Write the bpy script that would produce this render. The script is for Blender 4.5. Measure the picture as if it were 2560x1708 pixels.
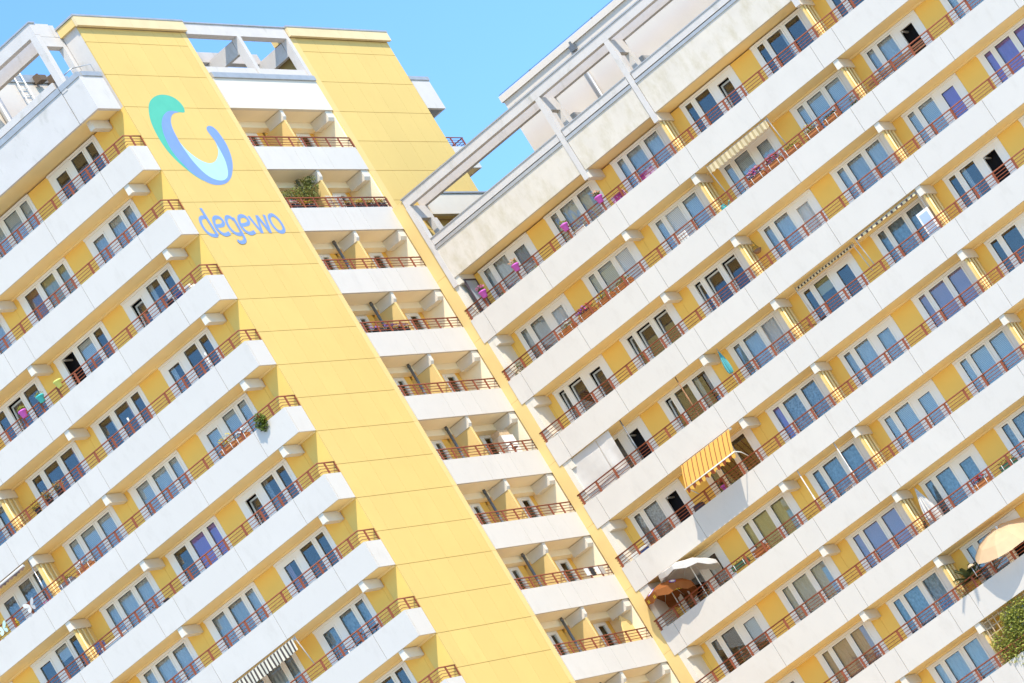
import bpy, math, random
from mathutils import Vector, Matrix
random.seed(7)
for o in list(bpy.data.objects): bpy.data.objects.remove(o)
scn = bpy.context.scene; COL = scn.collection
# ---------------------------------------------------------------- camera
Z0 = 54.2                                  # height of the top balcony parapet above the ground
H = 2.8                                    # storey
CAMP = Vector((-133.17888836, -71.39627626, -52.42904411 + Z0))
RR = Vector((0.50292513, -0.70218673, -0.50398424))     # image right
DN = Vector((-0.03387058, 0.56663348, -0.82327351))     # image down
FW = Vector((0.86366608, 0.43111518, 0.26119074))       # view direction
FPX = 10766.558                            # focal length in photo pixels (2560 wide)
cd = bpy.data.cameras.new('camera'); cam = bpy.data.objects.new('camera', cd); COL.objects.link(cam)
m = Matrix.Identity(4)
for i in range(3):
    m[i][0] = RR[i]; m[i][1] = -DN[i]; m[i][2] = -FW[i]; m[i][3] = CAMP[i]
cam.matrix_world = m
cd.sensor_width = 36; cd.lens = FPX / 2560 * 36; cd.clip_start = 1; cd.clip_end = 5000
scn.camera = cam
# ---------------------------------------------------------------- sky and sun
SUN = Vector((0.50, 0.62, -1.0)).normalized()           # direction the light travels
w = bpy.data.worlds.new('World'); scn.world = w; w.use_nodes = True
nt = w.node_tree; bg = nt.nodes['Background']; sky = nt.nodes.new('ShaderNodeTexSky')
sky.sky_type = 'NISHITA'; sky.sun_disc = False
sky.sun_elevation = math.asin(-SUN.z); sky.sun_rotation = math.atan2(-SUN.x, -SUN.y)
sky.altitude = 0; sky.air_density = 1.0; sky.dust_density = 0.3; sky.ozone_density = 1.6
tint = nt.nodes.new('ShaderNodeMix'); tint.data_type = 'RGBA'; tint.blend_type = 'MULTIPLY'; tint.inputs[0].default_value = 1   # white balance of the sky
tint.inputs[7].default_value = (0.44, 0.635, 0.80, 1); nt.links.new(sky.outputs[0], tint.inputs[6])
nt.links.new(tint.outputs[2], bg.inputs[0]); bg.inputs[1].default_value = 0.15
sl = bpy.data.lights.new('sun', 'SUN'); sl.energy = 2.1; sl.angle = math.radians(0.53); sl.color = (1, 0.91, 0.77)
so = bpy.data.objects.new('sun', sl); COL.objects.link(so)
so.rotation_euler = SUN.to_track_quat('-Z', 'Y').to_euler(); so.location = (-40, -60, 120)
scn.view_settings.view_transform = 'Standard'; scn.view_settings.look = 'None'
scn.view_settings.gamma = 1; scn.view_settings.use_curve_mapping = False
scn.view_settings.exposure = 1.46
try: scn.cycles.max_bounces = 10; scn.cycles.diffuse_bounces = 6; scn.cycles.transparent_max_bounces = 12
except Exception: pass

# ---------------------------------------------------------------- photo pixel -> place
def pj(P):
    v = Vector(P) - CAMP; d = v.dot(FW)
    return 1280 + FPX * v.dot(RR) / d, 854 + FPX * v.dot(DN) / d
def vis(P, mx=260):
    x, y = pj(P); return -mx < x < 2560 + mx and -mx < y < 1708 + mx
def ray(px, py): return RR * ((px - 1280) / FPX) + DN * ((py - 854) / FPX) + FW
def onx(px, py, x): v = ray(px, py); return CAMP + v * ((x - CAMP.x) / v.x)
def ony(px, py, y): v = ray(px, py); return CAMP + v * ((y - CAMP.y) / v.y)

# ---------------------------------------------------------------- materials
MATS = {}
def mat(name, col, rough=0.75, spec=0.3, metal=0, var=0.0, noise=0.0, nscale=3.0, bump=0.0, bscale=40, dirt=None, alpha=None, trans=0):
    if name in MATS: return MATS[name]
    M = bpy.data.materials.new(name); M.use_nodes = True; N = M.node_tree; b = N.nodes['Principled BSDF']
    b.inputs['Roughness'].default_value = rough; b.inputs['Metallic'].default_value = metal
    b.inputs['Specular IOR Level'].default_value = spec
    b.inputs['Base Color'].default_value = (*col, 1)
    geo = N.nodes.new('ShaderNodeNewGeometry')
    cur = None
    def mix(a, bcol, fac, mode='MIX'):
        x = N.nodes.new('ShaderNodeMix'); x.data_type = 'RGBA'; x.blend_type = mode
        if isinstance(fac, (int, float)): x.inputs[0].default_value = fac
        else: N.links.new(fac, x.inputs[0])
        for s, v in ((6, a), (7, bcol)):
            if isinstance(v, tuple): x.inputs[s].default_value = (*v, 1)
            else: N.links.new(v, x.inputs[s])
        return x.outputs[2]
    cur = tuple(col)
    if var:
        oi = N.nodes.new('ShaderNodeObjectInfo')
        cur = mix(tuple(c * (1 - var) for c in col), tuple(min(1, c * (1 + var)) for c in col), oi.outputs['Random'])
    if noise:
        t = N.nodes.new('ShaderNodeTexNoise'); t.inputs['Scale'].default_value = nscale; t.inputs['Detail'].default_value = 8
        N.links.new(geo.outputs['Position'], t.inputs['Vector'])
        r = N.nodes.new('ShaderNodeMapRange'); r.inputs[1].default_value = .35; r.inputs[2].default_value = .75
        N.links.new(t.outputs[0], r.inputs[0])
        cur = mix(cur, tuple(c * (1 - noise) for c in col), r.outputs[0])
    if dirt:
        dc, ds, lo, hi = dirt
        t = N.nodes.new('ShaderNodeTexNoise'); t.inputs['Scale'].default_value = ds; t.inputs['Detail'].default_value = 12; t.inputs['Roughness'].default_value = .72
        mp = N.nodes.new('ShaderNodeMapping'); mp.inputs['Scale'].default_value = (1, 1, .45)
        N.links.new(geo.outputs['Position'], mp.inputs[0]); N.links.new(mp.outputs[0], t.inputs['Vector'])
        r = N.nodes.new('ShaderNodeMapRange'); r.inputs[1].default_value = lo; r.inputs[2].default_value = hi; r.inputs[4].default_value = .85
        N.links.new(t.outputs[0], r.inputs[0])
        cur = mix(cur, dc, r.outputs[0])
    if not isinstance(cur, tuple): N.links.new(cur, b.inputs['Base Color'])
    if bump:
        t = N.nodes.new('ShaderNodeTexNoise'); t.inputs['Scale'].default_value = bscale; t.inputs['Detail'].default_value = 6
        N.links.new(geo.outputs['Position'], t.inputs['Vector'])
        bp = N.nodes.new('ShaderNodeBump'); bp.inputs['Strength'].default_value = bump; bp.inputs['Distance'].default_value = .02
        N.links.new(t.outputs[0], bp.inputs['Height']); N.links.new(bp.outputs[0], b.inputs['Normal'])
    if trans:
        tr = N.nodes.new('ShaderNodeBsdfTranslucent'); tr.inputs[0].default_value = (*col, 1)
        if not isinstance(cur, tuple): N.links.new(cur, tr.inputs[0])
        ms = N.nodes.new('ShaderNodeMixShader'); ms.inputs[0].default_value = trans
        N.links.new(b.outputs[0], ms.inputs[1]); N.links.new(tr.outputs[0], ms.inputs[2])
        N.links.new(ms.outputs[0], N.nodes['Material Output'].inputs[0])
    MATS[name] = M; return M
def stripes(name, c1, c2, period, axis='Y', frac=.5, rough=.85, trans=.25, c3=None):
    M = mat(name, c1, rough, .1, trans=trans); N = M.node_tree
    geo = N.nodes.new('ShaderNodeNewGeometry'); sp = N.nodes.new('ShaderNodeSeparateXYZ'); N.links.new(geo.outputs['Position'], sp.inputs[0])
    d = N.nodes.new('ShaderNodeMath'); d.operation = 'DIVIDE'; d.inputs[1].default_value = period; N.links.new(sp.outputs[axis], d.inputs[0])
    f = N.nodes.new('ShaderNodeMath'); f.operation = 'FRACT'; N.links.new(d.outputs[0], f.inputs[0])
    g = N.nodes.new('ShaderNodeMath'); g.operation = 'GREATER_THAN'; g.inputs[1].default_value = frac; N.links.new(f.outputs[0], g.inputs[0])
    x = N.nodes.new('ShaderNodeMix'); x.data_type = 'RGBA'; N.links.new(g.outputs[0], x.inputs[0])
    x.inputs[6].default_value = (*c1, 1); x.inputs[7].default_value = (*c2, 1)
    for n in N.nodes:
        if n.type == 'BSDF_PRINCIPLED': N.links.new(x.outputs[2], n.inputs['Base Color'])
        if n.type == 'BSDF_TRANSLUCENT': N.links.new(x.outputs[2], n.inputs[0])
    return M
YEL = (0.68, 0.48, 0.155)
M_WHITE = mat('white_panel', (0.615, 0.565, 0.495), .6, .3, var=.018, noise=.03, nscale=1.2, dirt=((0.48, 0.43, 0.365), 2.2, .52, 1.05))
M_YEL = mat('yellow_panel', YEL, .7, .25, var=.03, noise=.05, nscale=.5, dirt=((0.56, 0.36, 0.11), 1.4, .55, 1.1))
M_YELP = mat('yellow_plaster', (0.74, 0.53, 0.21), .85, .15, noise=.06, nscale=1.5, bump=.2)
M_YWALL = mat('yellow_wall', (0.96, 0.60, 0.135), .8, .2, var=.02, noise=.04, nscale=1.0)
M_SOFF = mat('cream_soffit', (0.92, 0.71, 0.34), .85, .15, noise=.08, nscale=.9)
M_LOGG = mat('loggia_paint', (0.92, 0.80, 0.56), .85, .15, noise=.08, nscale=.9)
M_CONC = mat('white_concrete', (0.60, 0.555, 0.505), .85, .2, noise=.08, nscale=2.5, bump=.3, dirt=((0.36, 0.34, 0.27), 2.2, .56, .8))
M_BEAM = mat('painted_beam', (0.70, 0.64, 0.53), .75, .2, noise=.06, nscale=2)
M_DIRTY = mat('stained_concrete', (0.66, 0.59, 0.49), .9, .15, noise=.08, nscale=1.5, bump=.35, dirt=((0.44, 0.37, 0.22), 1.9, .46, .82))
M_DIRTYL = mat('weathered_concrete', (0.60, 0.56, 0.51), .9, .15, noise=.06, nscale=1.5, bump=.3, dirt=((0.34, 0.33, 0.27), 1.3, .56, .78))
M_ZINC = mat('zinc_coping', (0.47, 0.46, 0.44), .45, .5, metal=.4, noise=.15, nscale=3)
M_CREAM = mat('cream_render', (0.70, 0.62, 0.53), .9, .15, noise=.05, nscale=.7, bump=.2)
M_FRAME = mat('window_frame', (0.88, 0.83, 0.74), .4, .4, var=.02)
M_RAIL = mat('red_brown_rail', (0.28, 0.08, 0.038), .6, .2, noise=.2, nscale=5)
M_JOINT = mat('joint_backing', (0.30, 0.27, 0.22), .95, .1)
M_JOINTY = mat('yellow_joint', (0.40, 0.28, 0.11), .95, .1)
M_PCORE = mat('parapet_inside', (0.60, 0.57, 0.52), .9, .1)
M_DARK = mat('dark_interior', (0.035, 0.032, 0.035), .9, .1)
M_GASK = mat('black_gasket', (0.02, 0.02, 0.022), .6, .2)
M_PIPE = mat('grey_pipe', (0.16, 0.17, 0.18), .5, .4, metal=.3)
M_METAL = mat('light_metal', (0.6, 0.6, 0.6), .35, .5, metal=.6)
M_BLACK = mat('black_plastic', (0.02, 0.02, 0.025), .5, .4)
M_WOODL = mat('rusty_lamp', (.16, .11, .07), .7, .2)
M_YPIL = mat('yellow_pilaster', (0.80, 0.55, 0.15), .8, .2, noise=.04, nscale=1)
M_ROOF = mat('roof_felt', (0.12, 0.12, 0.12), .95, .1, noise=.3)
M_GROUND = mat('ground_paving', (0.50, 0.47, 0.42), .9, .2, noise=.35, nscale=.15)
def glass():
    M = bpy.data.materials.new('window_glass'); M.use_nodes = True; N = M.node_tree; N.nodes.clear()
    out = N.nodes.new('ShaderNodeOutputMaterial'); gl = N.nodes.new('ShaderNodeBsdfGlossy'); tr = N.nodes.new('ShaderNodeBsdfTransparent')
    gl.inputs['Roughness'].default_value = .0; gl.inputs[0].default_value = (.97, .95, .90, 1); tr.inputs[0].default_value = (.93, .95, .95, 1)
    lw = N.nodes.new('ShaderNodeFresnel'); lw.inputs[0].default_value = 1.5
    ma = N.nodes.new('ShaderNodeMath'); ma.operation = 'MULTIPLY_ADD'; ma.inputs[1].default_value = 1.0; ma.inputs[2].default_value = .045; ma.use_clamp = True
    mx = N.nodes.new('ShaderNodeMixShader')
    geo = N.nodes.new('ShaderNodeNewGeometry'); t = N.nodes.new('ShaderNodeTexNoise'); t.inputs['Scale'].default_value = .9; t.inputs['Detail'].default_value = 1
    N.links.new(geo.outputs['Position'], t.inputs['Vector'])
    bp = N.nodes.new('ShaderNodeBump'); bp.inputs['Strength'].default_value = .03; bp.inputs['Distance'].default_value = .02
    N.links.new(t.outputs[0], bp.inputs['Height']); N.links.new(bp.outputs[0], gl.inputs['Normal'])
    N.links.new(lw.outputs[0], ma.inputs[0]); N.links.new(ma.outputs[0], mx.inputs[0])
    N.links.new(tr.outputs[0], mx.inputs[1]); N.links.new(gl.outputs[0], mx.inputs[2]); N.links.new(mx.outputs[0], out.inputs[0])
    return M
M_GLASS = glass()
CURT = {'sheer': mat('sheer_curtain', (.82, .84, .84), .9, .1, trans=.3, var=.1),
        'blind': stripes('slatted_blind', (.78, .80, .80), (.48, .52, .54), .055, 'Z', .6, trans=.1),
        'yellow': mat('yellow_curtain', (.80, .66, .30), .9, .1, trans=.3),
        'purple': mat('purple_curtain', (.44, .20, .70), .9, .1, trans=.2),
        'mauve': mat('mauve_curtain', (.60, .40, .54), .9, .1, trans=.2),
        'peach': mat('peach_curtain', (.85, .50, .36), .9, .1, trans=.2),
        'blue': mat('patterned_blue_curtain', (.48, .62, .70), .9, .1, trans=.3, noise=.5, nscale=9),
        'lace': mat('lace_curtain', (.66, .70, .74), .9, .1, trans=.3, noise=.75, nscale=14),
        'rust': mat('rust_curtain', (.36, .12, .08), .9, .1, trans=.2)}

# ---------------------------------------------------------------- mesh building
BOXF = [(0, 3, 2, 1), (4, 5, 6, 7), (0, 1, 5, 4), (1, 2, 6, 5), (2, 3, 7, 6), (3, 0, 4, 7)]
class MB:
    def __init__(s): s.v = []; s.f = []; s.smooth = []
    def box(s, a, b, mtx=None):
        x0, y0, z0 = a; x1, y1, z1 = b
        if x0 > x1: x0, x1 = x1, x0
        if y0 > y1: y0, y1 = y1, y0
        if z0 > z1: z0, z1 = z1, z0
        n = len(s.v)
        P = [(x0, y0, z0), (x1, y0, z0), (x1, y1, z0), (x0, y1, z0), (x0, y0, z1), (x1, y0, z1), (x1, y1, z1), (x0, y1, z1)]
        if mtx is not None: P = [tuple(mtx @ Vector(p)) for p in P]
        s.v += P; s.f += [tuple(i + n for i in f) for f in BOXF]; s.smooth += [False] * 6; return s
    def poly(s, pts, smooth=False):
        n = len(s.v); s.v += [tuple(p) for p in pts]; s.f.append(tuple(range(n, n + len(pts)))); s.smooth.append(smooth); return s
    def prism(s, pts, off):
        n = len(s.v); k = len(pts); o = Vector(off)
        s.v += [tuple(p) for p in pts] + [tuple(Vector(p) + o) for p in pts]
        s.f.append(tuple(range(n + k - 1, n - 1, -1))); s.f.append(tuple(range(n + k, n + 2 * k))); s.smooth += [False, False]
        for i in range(k):
            j = (i + 1) % k; s.f.append((n + i, n + j, n + k + j, n + k + i)); s.smooth.append(False)
        return s
    def tube(s, pts, r, seg=8, r2=None, closed=False):
        pts = [Vector(p) for p in pts]; n = len(s.v); K = len(pts)
        for i, p in enumerate(pts):
            if closed: d = pts[(i + 1) % K] - pts[i - 1]
            else: d = pts[min(i + 1, K - 1)] - pts[max(i - 1, 0)]
            d.normalize(); a = d.orthogonal() if abs(d.z) > .95 else d.cross(Vector((0, 0, 1)))
            a.normalize(); b = d.cross(a); rr = r if r2 is None else r + (r2 - r) * i / max(1, K - 1)
            s.v += [tuple(p + (a * math.cos(2 * math.pi * k / seg) + b * math.sin(2 * math.pi * k / seg)) * rr) for k in range(seg)]
        for i in range(K if closed else K - 1):
            A = n + i * seg; B = n + ((i + 1) % K) * seg
            for k in range(seg):
                s.f.append((A + k, A + (k + 1) % seg, B + (k + 1) % seg, B + k)); s.smooth.append(True)
        if not closed:
            s.f.append(tuple(range(n + seg - 1, n - 1, -1))); s.f.append(tuple(range(n + (K - 1) * seg, n + K * seg))); s.smooth += [False, False]
        return s
    def lathe(s, prof, c=(0, 0, 0), seg=14):
        n = len(s.v); K = len(prof)
        for r, z in prof:
            s.v += [(c[0] + r * math.cos(2 * math.pi * k / seg), c[1] + r * math.sin(2 * math.pi * k / seg), c[2] + z) for k in range(seg)]
        for i in range(K - 1):
            for k in range(seg):
                s.f.append((n + i * seg + k, n + i * seg + (k + 1) % seg, n + (i + 1) * seg + (k + 1) % seg, n + (i + 1) * seg + k)); s.smooth.append(True)
        return s
    def leaves(s, n, c, rad, size, rnd, flat=1.0):
        for _ in range(n):
            while True:
                q = Vector((rnd.uniform(-1, 1), rnd.uniform(-1, 1), rnd.uniform(-1, 1)))
                if q.length < 1: break
            p = Vector(c) + Vector((q.x * rad[0], q.y * rad[1], q.z * rad[2]))
            a = Vector((rnd.gauss(0, 1), rnd.gauss(0, 1), rnd.gauss(0, 1) * flat)).normalized(); b = a.orthogonal().normalized()
            z = size * rnd.uniform(.6, 1.3); b = b * z * .55; a = a * z
            k = len(s.v); s.v += [tuple(p - a * .5), tuple(p + b * .5), tuple(p + a * .6), tuple(p - b * .5)]
            s.f.append((k, k + 1, k + 2, k + 3)); s.smooth.append(False)
        return s
    def mesh(s, name, M, org=(0, 0, 0)):
        me = bpy.data.meshes.new(name); o = Vector(org)
        me.from_pydata([tuple(Vector(v) - o) for v in s.v], [], s.f)
        if any(s.smooth): me.polygons.foreach_set('use_smooth', s.smooth)
        me.materials.append(M); me.update(); return me
    def build(s, name, M, parent=None, org=None):
        if org is None:
            xs = [v[0] for v in s.v]; ys = [v[1] for v in s.v]; zs = [v[2] for v in s.v]
            org = ((min(xs) + max(xs)) / 2, (min(ys) + max(ys)) / 2, min(zs))
        return link(name, s.mesh(name, M, org), org, parent)
WL = {}
def wloc(o): return WL.get(o.name, Vector((0, 0, 0))) if o else Vector((0, 0, 0))
def link(name, me, org, parent=None):
    o = bpy.data.objects.new(name, me); COL.objects.link(o)
    o.location = Vector(org) - wloc(parent)
    if parent: o.parent = parent
    WL[o.name] = Vector(org); return o
def empty(name, loc, parent=None):
    o = bpy.data.objects.new(name, None); o.empty_display_size = .2; COL.objects.link(o)
    o.location = Vector(loc) - wloc(parent)
    if parent: o.parent = parent
    WL[o.name] = Vector(loc); return o
def tag(o, label, cat, group=None):
    o['label'] = label; o['category'] = cat
    if group: o['group'] = group
    return o
CACHE = {}
def cbox(name, M, a, b, parent):
    """a box whose mesh is shared by every box of the same size and material"""
    lo = Vector([min(p, q) for p, q in zip(a, b)]); d = Vector([abs(q - p) for p, q in zip(a, b)])
    key = (M.name, tuple(round(c, 3) for c in d))
    if key not in CACHE: CACHE[key] = MB().box((-d.x / 2, -d.y / 2, 0), (d.x / 2, d.y / 2, d.z)).mesh(name, M)
    return link(name, CACHE[key], (lo.x + d.x / 2, lo.y + d.y / 2, lo.z), parent)
def box(name, M, a, b, parent): return MB().box(a, b).build(name, M, parent)

# ================================================================= THE SETTING
g = MB().poly([(-900, -900, 0), (900, -900, 0), (900, 900, 0), (-900, 900, 0)]).build('ground', M_GROUND); g['kind'] = 'structure'

T1 = empty('apartment_block', (3.6, 12, 0)); tag(T1, 'tall apartment tower with yellow gable wall, painted logo and central loggias', 'building')
T2 = empty('apartment_block', (14, -14, 0)); tag(T2, 'lower apartment wing with long white balconies adjoining the yellow tower', 'building')

HB = 1.037                   # height of a balcony parapet panel
def zt(k): return Z0 - (k - 1) * H
TH = .07

# ---- railing: handrail, thin rails, posts (sub-parts)
POSTME = {}
def post(parent, x, y, z, along):
    if along not in POSTME:
        d = (.03, .085) if along == 'y' else (.085, .03)
        POSTME[along] = MB().box((-d[0] / 2, -d[1] / 2, -.06), (d[0] / 2, d[1] / 2, .425)).mesh('post', M_RAIL)
    link('post', POSTME[along], (x, y, z), parent)
def rails(paths, parent, z):
    """paths: list of polyline [(x,y),...] for the rail run"""
    hr = MB(); tr = MB()
    for p in paths:
        hr.tube([(x, y, z + .455) for x, y in p], .028, 8)
        for h in (.10, .215, .33): tr.tube([(x, y, z + h) for x, y in p], .0135, 6)
    r = hr.build('railing', M_RAIL, parent)
    tr.build('thin_rails', M_RAIL, r)
    return r

# ---- windows
def pleat(M, w, h, key):
    k = (M.name, round(w, 2), round(h, 2), key)
    if k not in CACHE:
        mb = MB(); n = max(6, int(w / .06))
        for i in range(n):
            a = i / n; b = (i + 1) / n
            da = .018 * math.sin(i * 2.1 + key) + .012 * math.sin(i * 1.1); db = .018 * math.sin((i + 1) * 2.1 + key) + .012 * math.sin((i + 1) * 1.1)
            mb.poly([(da, -w / 2 + a * w, 0), (db, -w / 2 + b * w, 0), (db, -w / 2 + b * w, h), (da, -w / 2 + a * w, h)], True)
        CACHE[k] = mb.mesh('curtain', M)
    return CACHE[k]
def flat(M, w, h):
    k = ('flat', M.name, round(w, 2), round(h, 2))
    if k not in CACHE: CACHE[k] = MB().box((-.004, -w / 2, 0), (.004, w / 2, h)).mesh('blind', M)
    return CACHE[k]
def window(T, xw, ya, yb, ops, zf, ztop, curt, states):
    """a glazed unit in a wall facing -x. ops: list of (y0,y1,z0,z1) glass openings in absolute coordinates"""
    lo, hi = min(ya, yb), max(ya, yb); ops = sorted([(min(a, b), max(a, b), c, d) for a, b, c, d in ops])
    fm = MB(); y = lo; x0, x1 = xw - .02, xw + .07
    for i, (a, b, c, d) in enumerate(ops):
        fm.box((x0, y, zf), (x1, a, ztop)); fm.box((x0, a, zf), (x1, b, c)); fm.box((x0, a, d), (x1, b, ztop)); y = b
        s = .055
        fm.box((x0 - .022, a - s, c - s), (x0 - .001, a + .008, d + s)); fm.box((x0 - .022, b - .008, c - s), (x0 - .001, b + s, d + s))
        fm.box((x0 - .022, a + .008, d - .008), (x0 - .001, b - .008, d + s)); fm.box((x0 - .022, a + .008, c - s), (x0 - .001, b - .008, c + .008))
    fm.box((x0, y, zf), (x1, hi, ztop))
    fm.box((x0 - .05, lo, ztop - .09), (x0 - .001, hi, ztop - .005))
    W = fm.build('window', M_FRAME, T)
    for i, (a, b, c, d) in enumerate(ops):
        st = states.get(i, ''); wd, ht = b - a, d - c; cy = (a + b) / 2
        if st == 'open': 
            sw = MB(); sw.box((xw + .09, b - .05, c), (xw + .75, b, c + .06)); sw.box((xw + .09, b - .05, d - .06), (xw + .75, b, d)); sw.box((xw + .69, b - .05, c + .06), (xw + .75, b, d - .06))
            sw.build('open_sash', M_FRAME, W); continue
        if st == 'tilt':
            R = Matrix.Translation((xw + .06, cy, c)) @ Matrix.Rotation(math.radians(6), 4, 'Y')
            sw = MB(); q = .06
            for bx in (((-.02, -wd / 2, 0), (.03, -wd / 2 + q, ht - .02)), ((-.02, wd / 2 - q, 0), (.03, wd / 2, ht - .02)), ((-.02, -wd / 2 + q, 0), (.03, wd / 2 - q, q)), ((-.02, -wd / 2 + q, ht - .02 - q), (.03, wd / 2 - q, ht - .02))):
                sw.box(*bx, mtx=R)
            sw.build('tilted_sash', M_FRAME, W)
            MB().box((0, -wd / 2 + q, q), (.01, wd / 2 - q, ht - .02 - q), mtx=R).build('pane', M_GLASS, W)
        else:
            cbox('pane', M_GLASS, (xw + .02, a - .01, c - .01), (xw + .03, b + .01, d + .01), W)
            if i == 0 or True:
                MBg = ('gask', round(wd, 2), round(ht, 2))
                if MBg not in CACHE:
                    e = .014; CACHE[MBg] = MB().box((-.004, -wd / 2, ht - e), (.004, wd / 2, ht)).box((-.004, wd / 2 - e, 0), (.004, wd / 2, ht - e)).mesh('gasket', M_GASK)
                link('gasket', CACHE[MBg], (xw + .012, cy, c), W)
        cu = curt[i] if isinstance(curt, (list, tuple)) else curt
        if not cu and wd > .5 and st != 'tilt':
            q = random.random()
            if q < .38: link('curtain', pleat(CURT[random.choice(['sheer', 'sheer', 'yellow', 'lace', 'mauve'])], .2, ht + .1, random.randrange(3)), (xw + .14, a + .08 if random.random() < .5 else b - .08, c - .05), W)
            elif q < .55: hh = round(random.uniform(.3, .9), 1); link('blind', flat(CURT[random.choice(['sheer', 'blind', 'yellow'])], wd + .1, hh), (xw + .10, cy, d - hh), W)
        if cu and cu != 'none':
            M = CURT[cu]
            if cu == 'blind' or (cu in ('purple', 'mauve') and wd < 2 and random.random() < .8): link('blind', flat(M, wd + .1, ht + .1), (xw + .10, cy, c - .05), W)
            else: link('curtain', pleat(M, wd + .14, ht + .1, random.randrange(3)), (xw + .14, cy, c - .05), W)
    return W

def facade(T, XF, rows, kofs, beams, units, seams, yend, sgn, fins, posts, roofstuff=None, nmax=None, CW=None):
    """long balcony facade facing -x; XF = front plane of the balcony parapets"""
    XW = XF + 1.18
    for j in rows:
        k = j + kofs; z = zt(k); zs = z - HB; up = zs + H          # zs: slab underside below this balcony, up: soffit above
        zf = zs + .22
        # parapet panels
        for a, b in zip(seams[:-1], seams[1:]):
            if vis((XF, a, z)) or vis((XF, b, z)) or vis((XF, (a + b) / 2, z)):
                lo, hi = min(a, b), max(a, b)
                cbox('balcony_panel', M_WHITE, (XF, lo + .008, zs), (XF + .06, hi - .008, z), T)
        y0, y1 = seams[0], seams[-1]
        box('parapet_core', M_PCORE, (XF + .0605, min(y0, y1) + .06, zs + .02), (XF + .11, max(y0, y1) - .01, z - .02), T)
        # slab with soffit
        box('balcony_slab', M_SOFF, (XF + .111, min(y0, y1) + .06, zs + .012), (XW + .6, max(y0, y1), zf), T)
        box('lintel', M_SOFF, (XW - .16, min(y0, y1) + .07, zs - .05), (XW + .12, max(y0, y1), zs + .011), T)
        # railing
        pl = [p for p in posts if vis((XF, p, z), 300)]
        if pl:
            ext = .5
            r = rails([[(XF + .03, y0), (XF + .03, y1)]] if kofs else [[(XF + 1.15, y0 + .03), (XF + .03, y0 + .03), (XF + .03, y1)]], T, z)
            for p in pl: post(r, XF + .03, p, z, 'y')
            if not kofs:
                for xx in (XF + .45, XF + 1.1): post(r, xx, y0 + .03, z, 'x')
        # beams under the slab above (in this row's opening)
        for y in beams:
            if not vis((XF, y, up), 200): continue
            key = ('beam',)
            if key not in CACHE:
                pr = [(0.02, 0, -.02), (0.0, 0, -.20), (.10, 0, -.37), (1.19, 0, -.37), (1.19, 0, .011), (.12, 0, .011)]
                pr = [(.05, -.11, -.005), (.05, -.11, -.36), (1.16, -.11, -.36), (1.16, -.11, -.005)]
                CACHE[key] = MB().prism(pr, (0, .22, 0)).mesh('beam', M_BEAM)
            link('beam', CACHE[key], (XF, y, up), T)
            if y in fins:
                P = MB().box((XF + .14, y - .03, zf), (XW - .001, y + .03, up - .37)).build('partition', M_YELP, T)
                for xx in (.30, .58, .86):
                    MB().tube([(XF + xx, y - .07, zf), (XF + xx, y - .07, up - .37)], .035, 8).build('post', M_SOFF, P)
        # wall between the windows
        ys = sorted([(min(u[0], u[1]), max(u[0], u[1])) for u in units])
        cur = min(y0, y1) + .06
        for lo, hi in ys + [(max(y0, y1) - .02, None)]:
            if lo - cur > .05 and (vis((XW, lo, z), 500) or vis((XW, cur, z), 500)):
                bs = [b for b in beams if cur + .1 < b < lo - .1]
                cut = [cur] + bs + [lo]
                for a, b in zip(cut[:-1], cut[1:]):
                    cbox('wall_panel', M_YWALL, (XW, a + .004, zf), (XW + .1, b - .004, zs + H - .052), T)
            cur = hi if hi else cur
        box('wall_backing', M_JOINT, (XW + .5, min(y0, y1) + .07, zf + .001), (XW + .55, max(y0, y1) - .01, up - .001), T) if False else None
        for ui, (ya, yb, ops, kind) in enumerate(units):
            if not (vis((XW, ya, z + .8), 380) or vis((XW, yb, z + .8), 380)): continue
            c, st = CW(j, ui)
            O = [(a, b, (z - .55 if q == 'd' else z - .1), z + (1.41 if q == 'd' else 1.56)) for a, b, q in ops]
            # index follows sorted y
            window(T, XW, ya, yb, O, zf, up - .051, c, st)

# ---- wing (R): balcony front at x = 6.92
XR = 6.92; RW = XR + 1.18
Rbeams = [-.86, -7.73, -11.31, -18.43, -25.7]
def unitW(y): return (y, y - 2.62, [(y - .25, y - .55, 'w'), (y - .74, y - 1.43, 'w'), (y - 1.64, y - 2.29, 'w')], 'W')
def unitD(y): return (y, y - 2.60, [(y - .19, y - .49, 'w'), (y - .70, y - 1.36, 'w'), (y - 1.72, y - 2.28, 'd')], 'D')
Runits = [unitD(-1.2), unitW(-4.75), unitW(-8.27), unitD(-11.87), unitW(-15.47), unitD(-18.98), unitW(-22.6)]
Rseams = [-.41, -1.077, -4.09, -7.13, -8.12, -10.70, -11.71, -14.79, -17.94, -19.0, -22.26, -25.3, -26.0]
Rposts = [-.50] + [-.48 - .896 * i for i in range(1, 29)]
RC = {1: ['sheer', 'sheer', 'sheer', None, None, None, 'sheer'], 2: ['sheer', 'blind', 'blind', 'blind', 'blind', 'sheer', 'sheer'],
      3: [None, None, None, 'sheer', 'sheer', 'blind', 'purple'], 4: [None, None, 'sheer', None, 'blue', None, 'sheer'],
      5: ['lace', None, ['lace', 'lace', 'purple'], 'sheer', 'mauve', None, 'blue'], 6: [None, 'yellow', 'blue', 'blind', 'blind', 'sheer', 'sheer'],
      7: [None, 'sheer', 'mauve', 'blue', 'lace', 'sheer', 'sheer'], 8: [None, 'peach', 'blue', 'sheer', 'sheer', 'sheer', None], 9: ['sheer', 'sheer', 'sheer', 'sheer', None, None, None]}
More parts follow.
